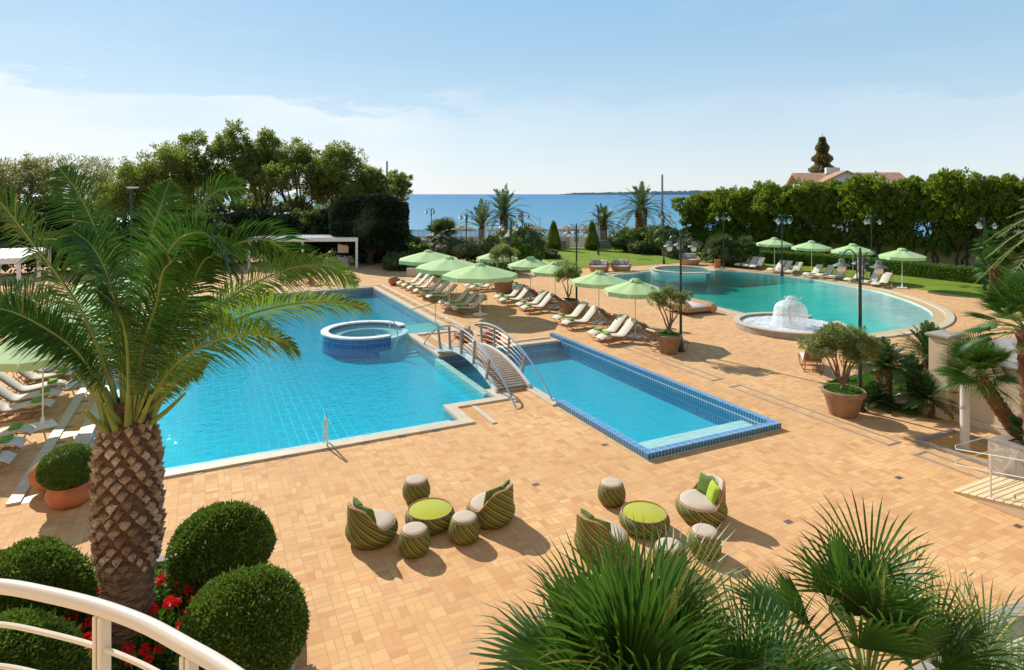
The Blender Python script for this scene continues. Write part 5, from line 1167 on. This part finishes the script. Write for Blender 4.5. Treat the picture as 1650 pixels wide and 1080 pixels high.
SH = [  # px, dist, width, height, mat, label
 (735, 60, 4.2, 2.6, 'shrub_pale', 'grey green bush behind the big green parasols'), (765, 62, 4.0, 2.2, 'shrub', 'dark low bush right of the fan palm behind the parasols'), (800, 60, 3.6, 3.3, 'shrub_pale', 'tall feathery bush under the largest sea palm'), (838, 58, 5.6, 4.2, 'shrub', 'broad dark bush under the sea front palms by the lawn'), (850, 56, 3.0, 2.2, 'lowhedge', 'rounder lighter bush in front of the broad dark bush'), (815, 53, 4.4, 1.9, 'shrub', 'low dark bush behind the small parasols'), (684, 63, 3.2, 2.0, 'lowhedge', 'round bright bush left of the fan palm'), (662, 66, 3.2, 2.9, 'shrub', 'loose bush beside the dark ficus and the sea'), (655, 56, 4.0, 1.4, 'shrub', 'low bush at the foot of the dark ficus'), (878, 66, 2.6, .9, 'shrub_pale', 'small pale bush at the lawn edge by the left cone'),
 (1005, 74, 4.2, 2.8, 'shrub', 'bush at the start of the border right of the cones'), (1022, 73.5, 4.0, 3.0, 'lowhedge', 'bright round topped bush below the tall sea palm'), (1042, 74, 4.4, 3.0, 'shrub_pale', 'greyish bush in the sea border, third from the cones'), (1058, 73, 4.2, 3.4, 'shrub', 'taller dark bush in the sea border by the grey pole'), (1050, 70.5, 4.0, 1.6, 'shrub', 'low front bush of the sea border'), (1030, 71, 2.8, 1.3, 'shrub_pale', 'low grey front bush of the sea border'), (1075, 70, 5.0, 3.8, 'shrub', 'dense bush where the border meets the hedge trees'), (1092, 66, 4.0, 2.2, 'shrub_pale', 'pale bush below the first hedge tree'),
 (1184, 58.8, 3.4, 2.4, 'shrub', 'dark bush between the lagoon palms and the round shrub'), (1150, 62, 2.4, 1.6, 'shrub', 'dark narrow bush at the lagoon palms'), (1199, 58.5, 2.8, 2.1, 'lowhedge', 'round light green shrub next to the first lagoon lounger')]
for i, (px, y, w_, h, mt, lab) in enumerate(SH):
    rg = random.Random(i+3); bl = [(rg.uniform(-.3, .3)*w_, rg.uniform(-.2, .2)*w_, h*rg.uniform(.3, .62), w_*rg.uniform(.22, .36), w_*.28, h*rg.uniform(.28, .42)) for _ in range(6)]+[(0, 0, h*.5, w_*.4, w_*.3, h*.45)]
    shrub('garden_bush', lab, atpx(px, y), y, bl, 3200, .22, mt, 200+i, 'bushes round the lawn', clump=30)
for px, y, lab in ((1165, 53.5, 'short clay pot'),):
    tag(MB().lathe([(.25, 0), (.3, .1), (.27, .7), (.3, .75)], 16).build('clay_pipe', 'terracotta', loc=(atpx(1156, 57.2), 57.2, 0), smooth=True), 'short brown clay cylinder standing by the lagoon palms', 'pot')
# beach parasols beyond the fence
def make_bp():
    t = thing('beach_umbrella', '', 'beach umbrella'); MB().lathe([(.05, 0), (.04, 2.3)], 8).build('pole', 'fence', t)
    b = MB(); V = [(0, 0, 2.55)]; 
    for k, (r, z) in enumerate(((.7, 2.35), (1.4, 2.1), (2.0, 1.85), (2.05, 1.72))):
        for j in range(14): a = 2*PI*j/14; V.append((r*math.cos(a), r*math.sin(a), z))
    b.add(V, [(0, 1+j, 1+(j+1) % 14) for j in range(14)]+[(1+k*14+j, 15+k*14+j, 15+k*14+(j+1) % 14, 1+k*14+(j+1) % 14) for k in range(3) for j in range(14)]).build('thatch_roof', 'thatch', t); return t
BPm = Proto(make_bp)
for i, px in enumerate((742, 752, 800, 858, 866, 903, 911, 920, 932, 940, 1012, 1020, 966)):
    y = 116+5*(i % 3); BPm.put('small thatched beach umbrella beyond the fence', (atpx(px, y), y, -1.55-.4*(i % 3)), i, group='beach umbrellas beyond the sea fence')
# distant coast
b = MB(); rg = random.Random(8); V = []; N = 60; Y = 9000
for i in range(N+1):
    px = 900+260*i/N; f = i/N; h = (22+38*f)*min(1, i/6)*(.8+.4*rg.random()); x = (px-825)/1000*Y
    V += [(x, Y, -3), (x, Y, h), (x, Y+900, h*1.3*.8), (x, Y+2500, -3)]
b.add(V, [(i*4+k, i*4+4+k, i*4+5+k, i*4+1+k) for i in range(N) for k in range(3)]); struct(b.build('distant_hills', 'coast'))

# ---------------------------------------------------------------- hedge trees on the right
def make_ficus(seed):
    def f():
        t = thing('hedge_tree', '', 'tree'); g = np.random.default_rng(seed); rg = random.Random(seed)
        bl = [(rg.uniform(-1.9, 1.9), rg.uniform(-1.6, 1.2), rg.uniform(4.2, 6.6), rg.uniform(1.0, 1.5), rg.uniform(1.0, 1.5), rg.uniform(.8, 1.2)) for _ in range(16)]
        lo = [(rg.uniform(-1.8, 1.8), rg.uniform(-.6, 1.2), rg.uniform(1.7, 3.9), rg.uniform(.8, 1.3), 1.0, rg.uniform(.6, 1.0)) for _ in range(9)]
        A = merge(crown(bl, 17000, .2, g, shell=.45, up=.7, asp=.75, clump=36), crown(lo, 5500, .2, g, shell=.8, up=.2, asp=.7, clump=34), blobcore([(q[0], q[1]+.2, q[2]-.2, q[3]*.3, q[4]*.3, q[5]*.3) for q in bl], 1, g, 12, 7))
        npmesh('crown', *A, 'ficus', t); b = MB()
        for k in range(3): limbs(b, ((k-1)*.5, 0, -.1), [tuple(q[:3]) for q in bl[k::3]], .14, rg, .04, .3, 7, .35)
        b.build('trunk', 'darkbark', t, True); return t
    return f
FP = [Proto(make_ficus(s)) for s in (71, 72, 73)]
P0, P1 = (22.2, 74.5), (47.5, 49.5); NT_ = 16
heights = [.95, .97, .99, 1.03, 1.06, 1.09, 1.12, 1.13, 1.14, 1.15, 1.16, 1.16, 1.17, 1.16, 1.13, 1.1]
ordw = ['first', 'second', 'third', 'fourth', 'fifth', 'sixth', 'seventh', 'eighth', 'ninth', 'tenth', 'eleventh', 'twelfth', 'thirteenth', 'fourteenth', 'fifteenth', 'sixteenth']
for i in range(NT_):
    f = i/(NT_-1); x = P0[0]+(P1[0]-P0[0])*f; y = P0[1]+(P1[1]-P0[1])*f
    FP[i % 3].put('tall clipped ficus in the hedge row, %s counting from the sea' % ordw[i], (x, y), rnd.choice((-.75, 2.4)), (1, 1, heights[i]*1.02), group='tall ficus trees in the hedge row')
# low hedge in front
hp_ = [(24.6, 61.5), (28, 59.5), (31.2, 55.5), (33.2, 51.5), (35.2, 47.8), (37.5, 44.5)]
g = np.random.default_rng(77); V, F = [], []; PP = []
for (x0_, y0_), (x1_, y1_) in zip(hp_, hp_[1:]):
    L = math.hypot(x1_-x0_, y1_-y0_); n = int(L*1500); f = g.random(n); u = g.random(n)*2-1; zt = g.random(n); side = g.random(n)
    nx_, ny_ = -(y1_-y0_)/L, (x1_-x0_)/L; onTop = side < .4; ou = np.where(onTop, u*.5, np.sign(u)*.5+.05*g.normal(size=n)); z = np.where(onTop, 1.05+.07*g.normal(size=n), zt*1.08)
    PP.append(np.stack([x0_+(x1_-x0_)*f+nx_*ou, y0_+(y1_-y0_)*f+ny_*ou, z], 1))
P = np.concatenate(PP); t = thing('low_hedge', 'long low clipped hedge running behind the lagoon parasols', 'hedge'); V, F = leaves(P, rdir(g, len(P))+np.array([0, 0, .5]), .12, .08, g); npmesh('foliage', V, F, 'lowhedge', t)
MB().strip(hp_, -.42, .42, 0, .98).build('inner_foliage', 'lowhedge', t)
# garden wall and houses behind the hedge trees
t, L = seg_wall('garden_wall', 'long beige garden wall hidden in shade behind the hedge trees', (23, 77.5), (52, 48.5), 2.3, .25, 'wall')
t = thing('house', 'white house with terracotta hipped roof showing above the hedge trees', 'house', (60, 108, .25), R(-12))
MB().box((-1.9, 0, 3.7), (16.2, 10, 9.4)).build('wall', 'whitewall', t)
def gable(b, x0, x1, y0, y1, z, h, ov=.5):
    ym = (y0+y1)/2; b.add([(x0-ov, y0-ov, z-.15), (x1+ov, y0-ov, z-.15), (x1+ov, ym, z+h), (x0-ov, ym, z+h), (x0-ov, y1+ov, z-.15), (x1+ov, y1+ov, z-.15), (x0-ov, y0-ov, z-.35), (x1+ov, y0-ov, z-.35), (x0-ov, y1+ov, z-.35), (x1+ov, y1+ov, z-.35), (x0-ov, ym, z+h-.2), (x1+ov, ym, z+h-.2)], [(0, 1, 2, 3), (3, 2, 5, 4), (6, 7, 1, 0), (8, 4, 5, 9), (0, 3, 10, 6), (3, 4, 8, 10), (1, 7, 11, 2), (2, 11, 9, 5), (6, 10, 11, 7), (10, 8, 9, 11)])
r_ = gableb = MB(); gable(r_, -10, 6.2, -5, 5, 8.4, 1.9); ro = r_.build('roof', 'roof', t)
wg = MB(); wg.add([(-7.5, -8, 0), (-.5, -8, 0), (-.5, -8, 8.6), (-4, -8, 10.3), (-7.5, -8, 8.6), (-7.5, -4, 0), (-.5, -4, 0), (-.5, -4, 8.6), (-4, -4, 10.3), (-7.5, -4, 8.6)], [(0, 1, 2, 3, 4), (0, 4, 9, 5), (1, 6, 7, 2)]); wg.build('gable_wing', 'whitewall', t)
b = MB(); b.add([(-8.2, -8.5, 8.3), (-4, -8.5, 10.42), (-4, 0, 10.42), (-8.2, 0, 8.3), (.2, -8.5, 8.3), (.2, 0, 8.3), (-8.2, -8.5, 8.1), (-4, -8.5, 10.2), (.2, -8.5, 8.1)], [(0, 1, 2, 3), (1, 4, 5, 2), (6, 7, 1, 0), (7, 8, 4, 1)]); b.build('wing_roof', 'roof', t)
MB().rbox((-4.2, -1.0, 10.6), (2.2, 1.0, 1.1), .04).build('chimney', 'whitewall', ro); 
t = thing('house', 'plain white house glimpsed between the last hedge tree trunks', 'house', (52, 62, 0), R(-45)); MB().box((0, 0, 2.6), (16, 6, 5.2)).build('wall', 'whitewall', t); MB().box((0, 0, 5.32), (16.6, 6.6, .22)).build('flat_roof', 'slate', t); MB().box((-3, -3.03, 1.9), (1.4, .1, 1.8)).build('window', 'drain', t); MB().box((2, -3.03, 1.9), (1.4, .1, 1.8)).build('window', 'drain', t)
# conifer behind the roof
t = thing('conifer', 'narrow brownish conifer rising behind the terracotta roof and chimney', 'tree', (61, 122, 0)); g = np.random.default_rng(81); n = 7000; zz_ = g.random(n)**.8; a = g.random(n)*6.283; tier = .75+.25*np.sin(zz_*26); rr_ = 2.9*(1-zz_)**.8*tier*(g.random(n)**.4)+.1
P = np.stack([rr_*np.cos(a), rr_*np.sin(a), 9.0+8.9*zz_], 1); V, F = leaves(P, np.stack([np.cos(a), np.sin(a), np.full(n, .1)], 1)+rdir(g, n)*.5, .5, .28, g); npmesh('crown', V, F, 'conifer', t); MB().lathe([(.3, 0), (.22, 9), (.05, 18.6)], 8).build('trunk', 'darkbark', t)

# ---------------------------------------------------------------- trees on the left
def tall_tree(label, px, y, top, w_, n, mat, seed, base_z=3.0, sz=.27, clump=48, trunks=1, grp='tall trees behind the pool garden', nb=9, shell=.8):
    rg = random.Random(seed); g = np.random.default_rng(seed); t = thing('broadleaf_tree', label, 'tree', (atpx(px, y), y, 0), group=grp); bl = []
    for k in range(nb):
        a = 2*PI*k/nb+rg.uniform(-.3, .3); f = rg.uniform(.3, 1); z = top-(top-base_z)*(.16+.62*rg.random()*(.5+.5*f)); r = w_*.5*rg.uniform(.3, .44); bl.append((math.cos(a)*w_*.36*f, math.sin(a)*w_*.36*f, z-r*.3, r*1.05, r, r*.85))
    bl.append((rg.uniform(-.1, .1)*w_, 0, top-w_*.17, w_*.2, w_*.2, w_*.17)); V, F = crown(bl, n, sz, g, shell=shell, up=.35, asp=.5, clump=clump); npmesh('crown', V, F, mat, t); b = MB()
    for k in range(trunks): limbs(b, ((k-(trunks-1)/2)*1.0, 0, -.1), [tuple(q[:3]) for q in bl[k::trunks]], .26 if trunks == 1 else .19, rg, .05, .32, 8, .4)
    b.build('trunk', 'darkbark', t, True)
TT = [(30, 88, 12.6, 11, 6500, 'gum_pale', 'pale airy tree above the left pergola'), (95, 92, 13.2, 13, 7500, 'gum_pale', 'pale spreading tree left of the big palm frond'), (-35, 82, 12.3, 11, 5000, 'gum_pale', 'pale airy tree at the far edge by the pergola'), (205, 80, 11.0, 8.5, 7000, 'gum', 'first olive green tree right of the tall frond'), (262, 78, 13.4, 9.5, 9500, 'gum', 'broad tree with dense low crown above the palm'), (322, 82, 15.2, 7.5, 7500, 'gum', 'tall narrow tree, second highest of the row'), (372, 82, 16.4, 7.6, 9000, 'gum', 'highest tree of the row with visible sky below'), (425, 80, 15.2, 7.6, 8500, 'gum', 'tall leaning tree right of the highest one'), (480, 78, 13.9, 9.0, 10500, 'gum', 'dense tree above the long white pergola'), (545, 78, 13.4, 8.8, 10500, 'gum', 'dense round topped tree left of the utility pole'), (598, 80, 10.8, 6.6, 6500, 'gum', 'smaller tree just left of the utility pole'), (636, 84, 9.9, 5.4, 5000, 'gum', 'last small tree beside the sea, right of the pole')]
for i, (px, y, top, w_, n, mt, lab) in enumerate(TT):
    sc_ = 1.0; tall_tree(lab, px, y, top, w_*1.28, int(n*2.5), mt, 300+i, base_z=4.0, trunks=2 if w_ < 8 else 1)
for i, (px, h, w_) in enumerate(((-40, 7.2, 11), (60, 7.6, 11), (150, 7.0, 10), (240, 7.4, 10), (325, 7.6, 10), (410, 7.2, 9), (490, 7.4, 9), (565, 7.0, 8), (625, 6.2, 6))):
    rg = random.Random(i+90); bl = [(rg.uniform(-.4, .4)*w_, rg.uniform(-.5, .5), h*rg.uniform(.45, .8), w_*rg.uniform(.16, .24), 1.6, h*rg.uniform(.18, .27)) for _ in range(9)]
    shrub('background_bush', 'dense green bush beyond the dark hedge under the tall trees, ' + ('first', 'second', 'third', 'fourth', 'fifth', 'sixth', 'seventh', 'eighth', 'last')[i] + ' in line', atpx(px, 93), 93, bl, 4200, .3, 'gum', 600+i, 'bushes under the tall trees', core=.5, clump=40)
# dark hedge masses as separate big shrubs
DK = [(-30, 52, 9, 6.0), (30, 53, 9, 5.6), (88, 54, 8, 5.3), (145, 56, 8, 5.6), (205, 57, 8, 5.4), (262, 58, 8, 5.7), (318, 59, 8, 6.0), (372, 61, 7.5, 6.0), (425, 62, 7.5, 6.0), (478, 63, 7, 5.6), (522, 63, 5.5, 5.6)]
for i, (px, y, w_, h) in enumerate(DK):
    rg = random.Random(i+50); bl = [(rg.uniform(-.32, .32)*w_, rg.uniform(-.1, .2)*w_, h*rg.uniform(.3, .74), w_*rg.uniform(.2, .3), 1.6, h*rg.uniform(.2, .28)) for _ in range(9)]+[(0, .4, h*.45, w_*.5, 1.8, h*.45)]
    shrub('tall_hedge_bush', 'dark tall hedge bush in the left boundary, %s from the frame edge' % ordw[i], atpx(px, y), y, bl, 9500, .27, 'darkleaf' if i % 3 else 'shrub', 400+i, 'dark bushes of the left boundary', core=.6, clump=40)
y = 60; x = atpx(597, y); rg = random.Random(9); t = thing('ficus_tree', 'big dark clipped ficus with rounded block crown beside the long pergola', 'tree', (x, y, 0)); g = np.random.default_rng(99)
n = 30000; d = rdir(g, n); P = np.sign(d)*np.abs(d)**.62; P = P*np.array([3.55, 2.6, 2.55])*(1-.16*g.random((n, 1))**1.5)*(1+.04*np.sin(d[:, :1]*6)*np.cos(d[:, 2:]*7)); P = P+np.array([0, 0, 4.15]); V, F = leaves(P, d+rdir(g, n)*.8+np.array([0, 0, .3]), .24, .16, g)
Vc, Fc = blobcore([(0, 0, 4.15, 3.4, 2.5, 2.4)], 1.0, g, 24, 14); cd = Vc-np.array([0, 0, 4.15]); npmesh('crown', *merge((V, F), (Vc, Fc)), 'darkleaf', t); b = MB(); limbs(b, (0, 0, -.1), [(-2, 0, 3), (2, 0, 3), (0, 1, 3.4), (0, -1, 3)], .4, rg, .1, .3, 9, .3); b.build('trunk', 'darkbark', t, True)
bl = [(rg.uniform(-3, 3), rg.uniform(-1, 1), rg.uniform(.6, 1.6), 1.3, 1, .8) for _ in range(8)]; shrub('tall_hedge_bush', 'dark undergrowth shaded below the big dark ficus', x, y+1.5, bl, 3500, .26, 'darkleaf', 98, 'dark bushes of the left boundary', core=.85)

# ---------------------------------------------------------------- pergolas
def pergola(label, x, y, rz, L, D, H, nl, posts):
    t = thing('pergola', label, 'pergola', (x, y, 0), rz); b = MB()
    for (px_, py_) in posts: MB().rbox((px_, py_, H/2), (.2, .2, H), .015).build('post', 'metal_white', t)
    for yy in (0, D): MB().rbox((L/2, yy, H+.17), (L+.2, .16, .36), .02).build('beam', 'metal_white', t)
    for xx in (0, L): MB().rbox((xx, D/2, H+.17), (.16, D-.2, .34), .02).build('beam', 'metal_white', t)
    for i in range(nl): b.rbox(((i+.5)*L/nl, D/2, H+.34), (L/nl*.8, D-.1, .05), .015, ry=R(14))
    b.build('louvre_roof', 'metal_white', t); return t
x, y = G(579, 431); pergola('long white louvred pergola in front of the dark hedge bushes', x-9.8, y-1.0, R(3), 9.7, 4.6, 2.45, 30, [(0, 0), (4.8, 0), (9.7, 0), (0, 4.6), (9.7, 4.6)])
x, y = G(28, 520); pergola('white louvred pergola at the far left behind the palm fronds', -30.6-8*CT, 38.5-8*ST, TH, 8.0, 8.5, 2.5, 26, [(0, 0), (4.0, 0), (8.0, 0), (0, 8.5), (8.0, 8.5), (8.0, 5.2), (4.0, 8.5)])
tag(MB().rbox((0, 0, .45), (2.4, .9, .9), .04).build('bar_counter', 'slate', loc=(atpx(540, 57), 57.5, 0)), 'grey bar counter in the shade of the long pergola', 'counter')
tag(MB().rbox((0, 0, 1.7), (1.0, .1, .8), .02).build('menu_board', 'wall', loc=(atpx(552, 58), 58.2, 0)), 'small beige board hanging inside the long pergola', 'board')
for i, (px, py) in enumerate(((95, 470), (50, 480), (20, 474))):
    x, y = (px-825)/1000*33, 33-i; t = thing('planter_box', 'white planter box with clipped greenery by the left pergola, %s from the palm' % ordw[i], 'planter', (x, y, 0), R(16), 'white planter boxes by the left pergola'); MB().rbox((0, 0, .4), (1.6, .5, .8), .02).build('box', 'metal_white', t)
    g = np.random.default_rng(i); V, F = crown([(0, 0, .95, .8, .3, .32)], 1500, .09, g, shell=.6, asp=.6); npmesh('foliage', V, F, 'lowhedge', t)
# stone planter by the loungers
for px, py, w_, lab in ((676, 447, 2.6, 'long beige stone planter behind the farthest lounger trio'), (703, 452, 1.3, 'short beige stone planter next to the farthest big parasol pole')):
    x, y = G(px, py); t = thing('stone_planter', lab, 'planter', (x, y, 0), R(-26)); MB().rbox((0, .5, .35), (w_, 1.0, .7), .03).build('box', 'wall', t); MB().box((0, .5, .69), (w_-.2, .8, .04)).build('soil', 'soil', t); g = np.random.default_rng(int(px)); V, F = crown([(0, .5, .8, w_*.42, .35, .2)], 900, .1, g, shell=.8, asp=.6); npmesh('foliage', V, F, 'shrub', t)
x, y = G(696, 452); t = thing('potted_plant', 'low pale bowl of green plants beside the stone planter', 'potted plant', (x+.4, y-.8, 0)); MB().lathe([(.25, 0), (.42, .3), (.45, .34), (.4, .34)], 20).build('pot', 'wall', t, True); g = np.random.default_rng(6); V, F = crown([(0, 0, .45, .36, .36, .2)], 500, .1, g, shell=.8, asp=.5); npmesh('foliage', V, F, 'cover', t)
# teak table and chairs
def make_tc():
    t = thing('teak_chair', '', 'chair')
    MB().rbox((0, 0, .43), (.5, .5, .05), .01).build('seat', 'teak', t); b = MB()
    for k in range(5): b.rbox((-.24, -.18+.09*k, .68), (.03, .04, .42), .008)
    b.rbox((-.25, 0, .9), (.035, .52, .07), .015); b.build('backrest', 'teak', t)
    for sx in (-1, 1):
        for sy in (-1, 1): MB().box((sx*.22, sy*.24, .21 if sx < 0 else .32), (.045, .045, .42 if sx < 0 else .64)).build('leg', 'teak', t)
    for sy in (-1, 1): MB().rbox((0, sy*.25, .65), (.5, .06, .03), .01).build('armrest', 'teak', t)
    return t
TCp = Proto(make_tc); x, y = G(500, 458)
t = thing('teak_table', 'square teak table on a flared pedestal beside the far pool edge', 'table', (x, y, 0), .2); MB().rbox((0, 0, .74), (1.0, 1.0, .05), .01).build('table_top', 'teak', t); MB().lathe([(.3, 0), (.28, .06), (.1, .3), (.12, .5), (.3, .71)], 16).build('pedestal', 'terracotta', t, True)
for dx, dy, rz_, lab in ((-1.15, -.1, 0, 'left of the teak table'), (1.05, .05, PI, 'right of the teak table'), (-.35, 1.05, -PI/2, 'behind the teak table'), (-2.3, -.2, .5, 'standing apart on the palm side')): TCp.put('teak armchair '+lab, (x+dx, y+dy), rz_, group='teak armchairs by the far pool edge')
x, y = G(470, 444); t = thing('potted_shrub', 'round dark shrub in a pot behind the teak chairs', 'potted plant', (x, y, 0)); MB().lathe([(.3, 0), (.38, .5), (.34, .5)], 16).build('pot', 'terracotta', t, True); g = np.random.default_rng(16); V, F = crown([(0, 0, 1.0, .65, .65, .55)], 2200, .11, g, asp=.6); npmesh('foliage', V, F, 'box', t)

# ---------------------------------------------------------------- wicker sofas and daybed
def make_ws():
    t = thing('wicker_sofa', '', 'sofa'); n = 40; V = []; K = 6
    def top(a): return .62+.28*max(0, math.cos(a))**.8 if math.cos(a) > 0 else .62-.14*abs(math.cos(a))
    for k in range(K+1):
        for j in range(n): a = 2*PI*j/n; f = k/K; r = .78+.2*f; V.append((r*.85*math.cos(a), r*math.sin(a), .04+(top(a)-.04)*f))
    for k in range(K+1):
        for j in range(n): a = 2*PI*j/n; f = 1-k/K; r = .72+.2*f; V.append((r*.85*math.cos(a), r*math.sin(a), .35+(top(a)-.35)*f))
    MB().add(V, [(k*n+j, k*n+(j+1) % n, (k+1)*n+(j+1) % n, (k+1)*n+j) for k in range(2*K+1) for j in range(n)]).build('wicker_shell', 'wicker', t, True)
    MB().lathe([(.74, .34), (.8, .42), (.74, .5), (.01, .52)], 32).build('seat_cushion', 'greycushion', t, True)
    for k in range(4):
        a = R(-60+40*k); o = pillow('back_cushion', 'cushion' if k == 1 else 'greycushion', .5, .48, .2); o.parent = t; o.location = (.55*math.cos(a), .68*math.sin(a), .74); o.rotation_euler = (0, R(15), a)
    return t
WS = Proto(make_ws)
for px, py, yaw, sc, lab in ((967, 439, 1.2, 1.0, 'left round wicker sofa at the lawn edge'), (1003, 438.5, 1.7, 1.0, 'right round wicker sofa at the lawn edge, full of cushions'), (1115, 428, 1.9, 1.1, 'round wicker sofa between the lagoon spa and the low palms')):
    x, y = G(px, py); WS.put(lab, (x, y+.7), yaw, sc, 'round wicker sofas with grey cushions')
x, y = G(1132, 505); t = thing('wicker_daybed', 'low wicker daybed with rolled foot end beside the green lagoon', 'daybed', (x, y, 0), R(24))
pr = [(-1.45, .42), (-1.2, .5), (-.8, .42), (0, .34), (.45, .3)]
MB().rbox((-.35, .7, .22), (1.9, 1.9, .2), .08).build('wicker_frame', 'wicker', t)
b = MB(); b.tube([(.55, -.3+.2*i, .3) for i in range(11)], [.25]+[.3+(.02 if i % 2 else 0) for i in range(9)]+[.25], 18); b.build('foot_roll', 'wicker', t, True); b = MB(); b.tube([(-1.35, -.3+.2*i, .42) for i in range(11)], .22, 16); b.build('head_roll', 'wicker', t, True)
MB().rbox((-.4, .7, .38), (1.6, 1.75, .16), .06).build('mattress', 'cushion', t, True)
for k in range(3): o = pillow('pillow', 'greycushion' if k % 2 else 'cushion', .5, .5, .2); o.parent = t; o.location = (-1.0, .2+.5*k, .58); o.rotation_euler = (0, R(-50), 0)
for q in ((.5, -.2), (.5, 1.6), (-1.3, -.2), (-1.3, 1.6)): MB().box((q[0], q[1], .05), (.08, .08, .1)).build('leg', 'darkbark', t)

# ---------------------------------------------------------------- beige wall, foot basin, planter, ramp
t = thing('terrace_wall', 'beige rendered terrace wall with taller end pillar by the cycad bed', 'wall', (0, 0, 0), TH)
MB().box((22.2, 7.0, .95), (4.0, 8.6, 1.9)).build('masonry', 'wall', t); MB().rbox((22.2, 7.0, 1.95), (4.16, 8.76, .1), .03).build('coping', 'slate', t); MB().rbox((20.3, 11.15, 1.22), (.75, .55, 2.44), .02).build('pillar', 'wall', t); MB().rbox((20.3, 11.15, 2.5), (.9, .7, .1), .02).build('pillar_cap', 'slate', t)
MB().box((20.16, 7.0, .1), (.06, 7.7, .2)).build('skirting', 'coping', t)
M['polegrey'] = solid('pale_grey_paint', (.56, .55, .52), .5, var=.05)
t = thing('foot_basin', 'square shallow foot basin with low white kerb around the shower pole', 'basin', (0, 0, 0), TH)
b = MB(); b.strip([(17.45, 8.5), (17.45, 10.35), (19.15, 10.35), (19.15, 8.5)], 0, .11, 0, .09); b.build('kerb', 'slate', t); MB().box((18.3, 9.4, .012), (1.55, 1.75, .02)).build('floor', 'channel', t)
sx, sy = AB(18.07, 9.44); t = thing('shower_pole', 'thick white shower pole standing in the square foot basin', 'shower', (sx, sy, 0)); MB().lathe([(.17, .02), (.17, .05), (.11, .06), (.108, 2.9), (.0, 2.95)], 20).build('pole', 'polegrey', t, True); MB().rbox((0, 0, 1.15), (.36, .1, .07), .02, rz=TH).build('valve', 'chrome', t); MB().tube([(0, 0, 2.6), (.0, -.25, 2.75), (0, -.4, 2.68)], .018, 6).build('shower_head', 'chrome', t)
t = thing('marble_planter', 'grey marble clad planter at the top of the cream ramp', 'planter', (0, 0, 0), TH); MB().box((18.0, 6.3, .4), (1.9, 4.2, .8)).build('cladding', 'marble', t); b = MB(); b.strip([(17.05, 4.2), (17.05, 8.4), (18.95, 8.4), (18.95, 4.2)], 0, .28, .8, .86); b.build('coping', 'slate', t); MB().box((18.0, 6.2, .82), (1.4, 3.8, .03)).build('soil', 'soil', t)
x, y = AB(17.75, 7.6); g = np.random.default_rng(19); t = thing('planter_flowers', 'small leafy plants with red and white blooms in the marble planter', 'flowering plant', (x, y, .82)); V, F = crown([(0, 0, .15, .4, .4, .2), (.3, -.5, .18, .4, .4, .25)], 900, .08, g, shell=.9, asp=.8); npmesh('leaves', V, F, 'cover', t); V, F = crown([(-.1, .1, .36, .12, .12, .06)], 60, .05, g, asp=.9); npmesh('red_blooms', V, F, 'petal', t); V, F = crown([(.1, -.2, .36, .16, .12, .06)], 60, .05, g, asp=.9); npmesh('white_blooms', V, F, 'whitewall', t)
t = thing('access_ramp', 'cream boarded ramp with steel rail rising beside the marble planter', 'ramp', (0, 0, 0), TH)
b = MB(); b.add([(15.3, 8.25, .01), (16.95, 8.25, .01), (16.95, 4.2, .75), (15.3, 4.2, .75), (15.3, 4.2, 0), (16.95, 4.2, 0)], [(0, 3, 2, 1), (0, 4, 3), (1, 2, 5), (3, 4, 5, 2)]); b.build('slope', 'wall', t)
b = MB()
for i in range(24): f = (i+.5)/24; b.rbox((16.11, 8.25-4.05*f, .035+.74*f), (1.66, .15, .03), .006, rx=-math.atan2(.74, 4.05))
b.build('boards', 'ramp', t)
for bb in (7.5, 5.2): MB().tube([(15.34, bb, .0), (15.34, bb, (8.25-bb)*.183+.98)], .02, 8).build('rail_post', 'rail_paint', t, True)
for dz in (.98, .62):
    zf = lambda bb: (8.25-bb)*.183+dz
    MB().tube([(16.9, 8.3, zf(8.3)), (15.6, 8.35, zf(8.3)), (15.34, 8.2, zf(8.2)), (15.34, 7.5, zf(7.5)), (15.34, 4.3, zf(4.3))], .012, 8).build('rail', 'rail_paint', t, True)
# willowy shrub and kerb in the lower right
x, y = 4.25, 5.2
t = thing('willowy_shrub', 'willowy narrow leaved shrub at the lower right corner', 'shrub', (x, y, 0)); g = np.random.default_rng(55); b = MB(); Ps, Ds = [], []
for k in range(46):
    a = g.random()*6.28; l = g.uniform(1.2, 2.35); rr_ = g.uniform(.1, .6); q = [Vector((0, 0, 1.2)), Vector((rr_*.5*math.cos(a), rr_*.5*math.sin(a), 1.2+l*.5)), Vector((rr_*math.cos(a), rr_*math.sin(a), 1.2+l))]; C3 = catmull(q, 60); b.tube(C3[::10], [.012, .01, .009, .007, .006, .005, .003], 4)
    for i in range(12, 61): 
        for _ in range(2): Ps.append(tuple(C3[i])); d_ = g.normal(size=3)*.7+np.array([math.cos(a)*.3, math.sin(a)*.3, .9]); Ds.append(d_)
b.tube([(0, 0, 0), (0, 0, 1.3)], .05, 7); b.build('stems', 'rachis', t, True); V, F = leaves(np.array(Ps), np.array(Ds), .10, .016, g); npmesh('leaves', V, F, 'olive', t)
kp = [G(*p) for p in ((1440, 1130), (1500, 1060), (1560, 1018), (1620, 990), (1720, 965))]; kc = [(p.x, p.y) for p in catmull([(q[0], q[1], 0) for q in kp], 20)]
tag(MB().strip(kc, 0, .25, 0, .14).build('garden_kerb', 'slate'), 'curved grey stone kerb behind the willowy shrub', 'kerb'); struct(MB().sheet(kc+[(9, 2.0), (4.0, 2.0)], z=.02).build('pale_paving', 'coping'))
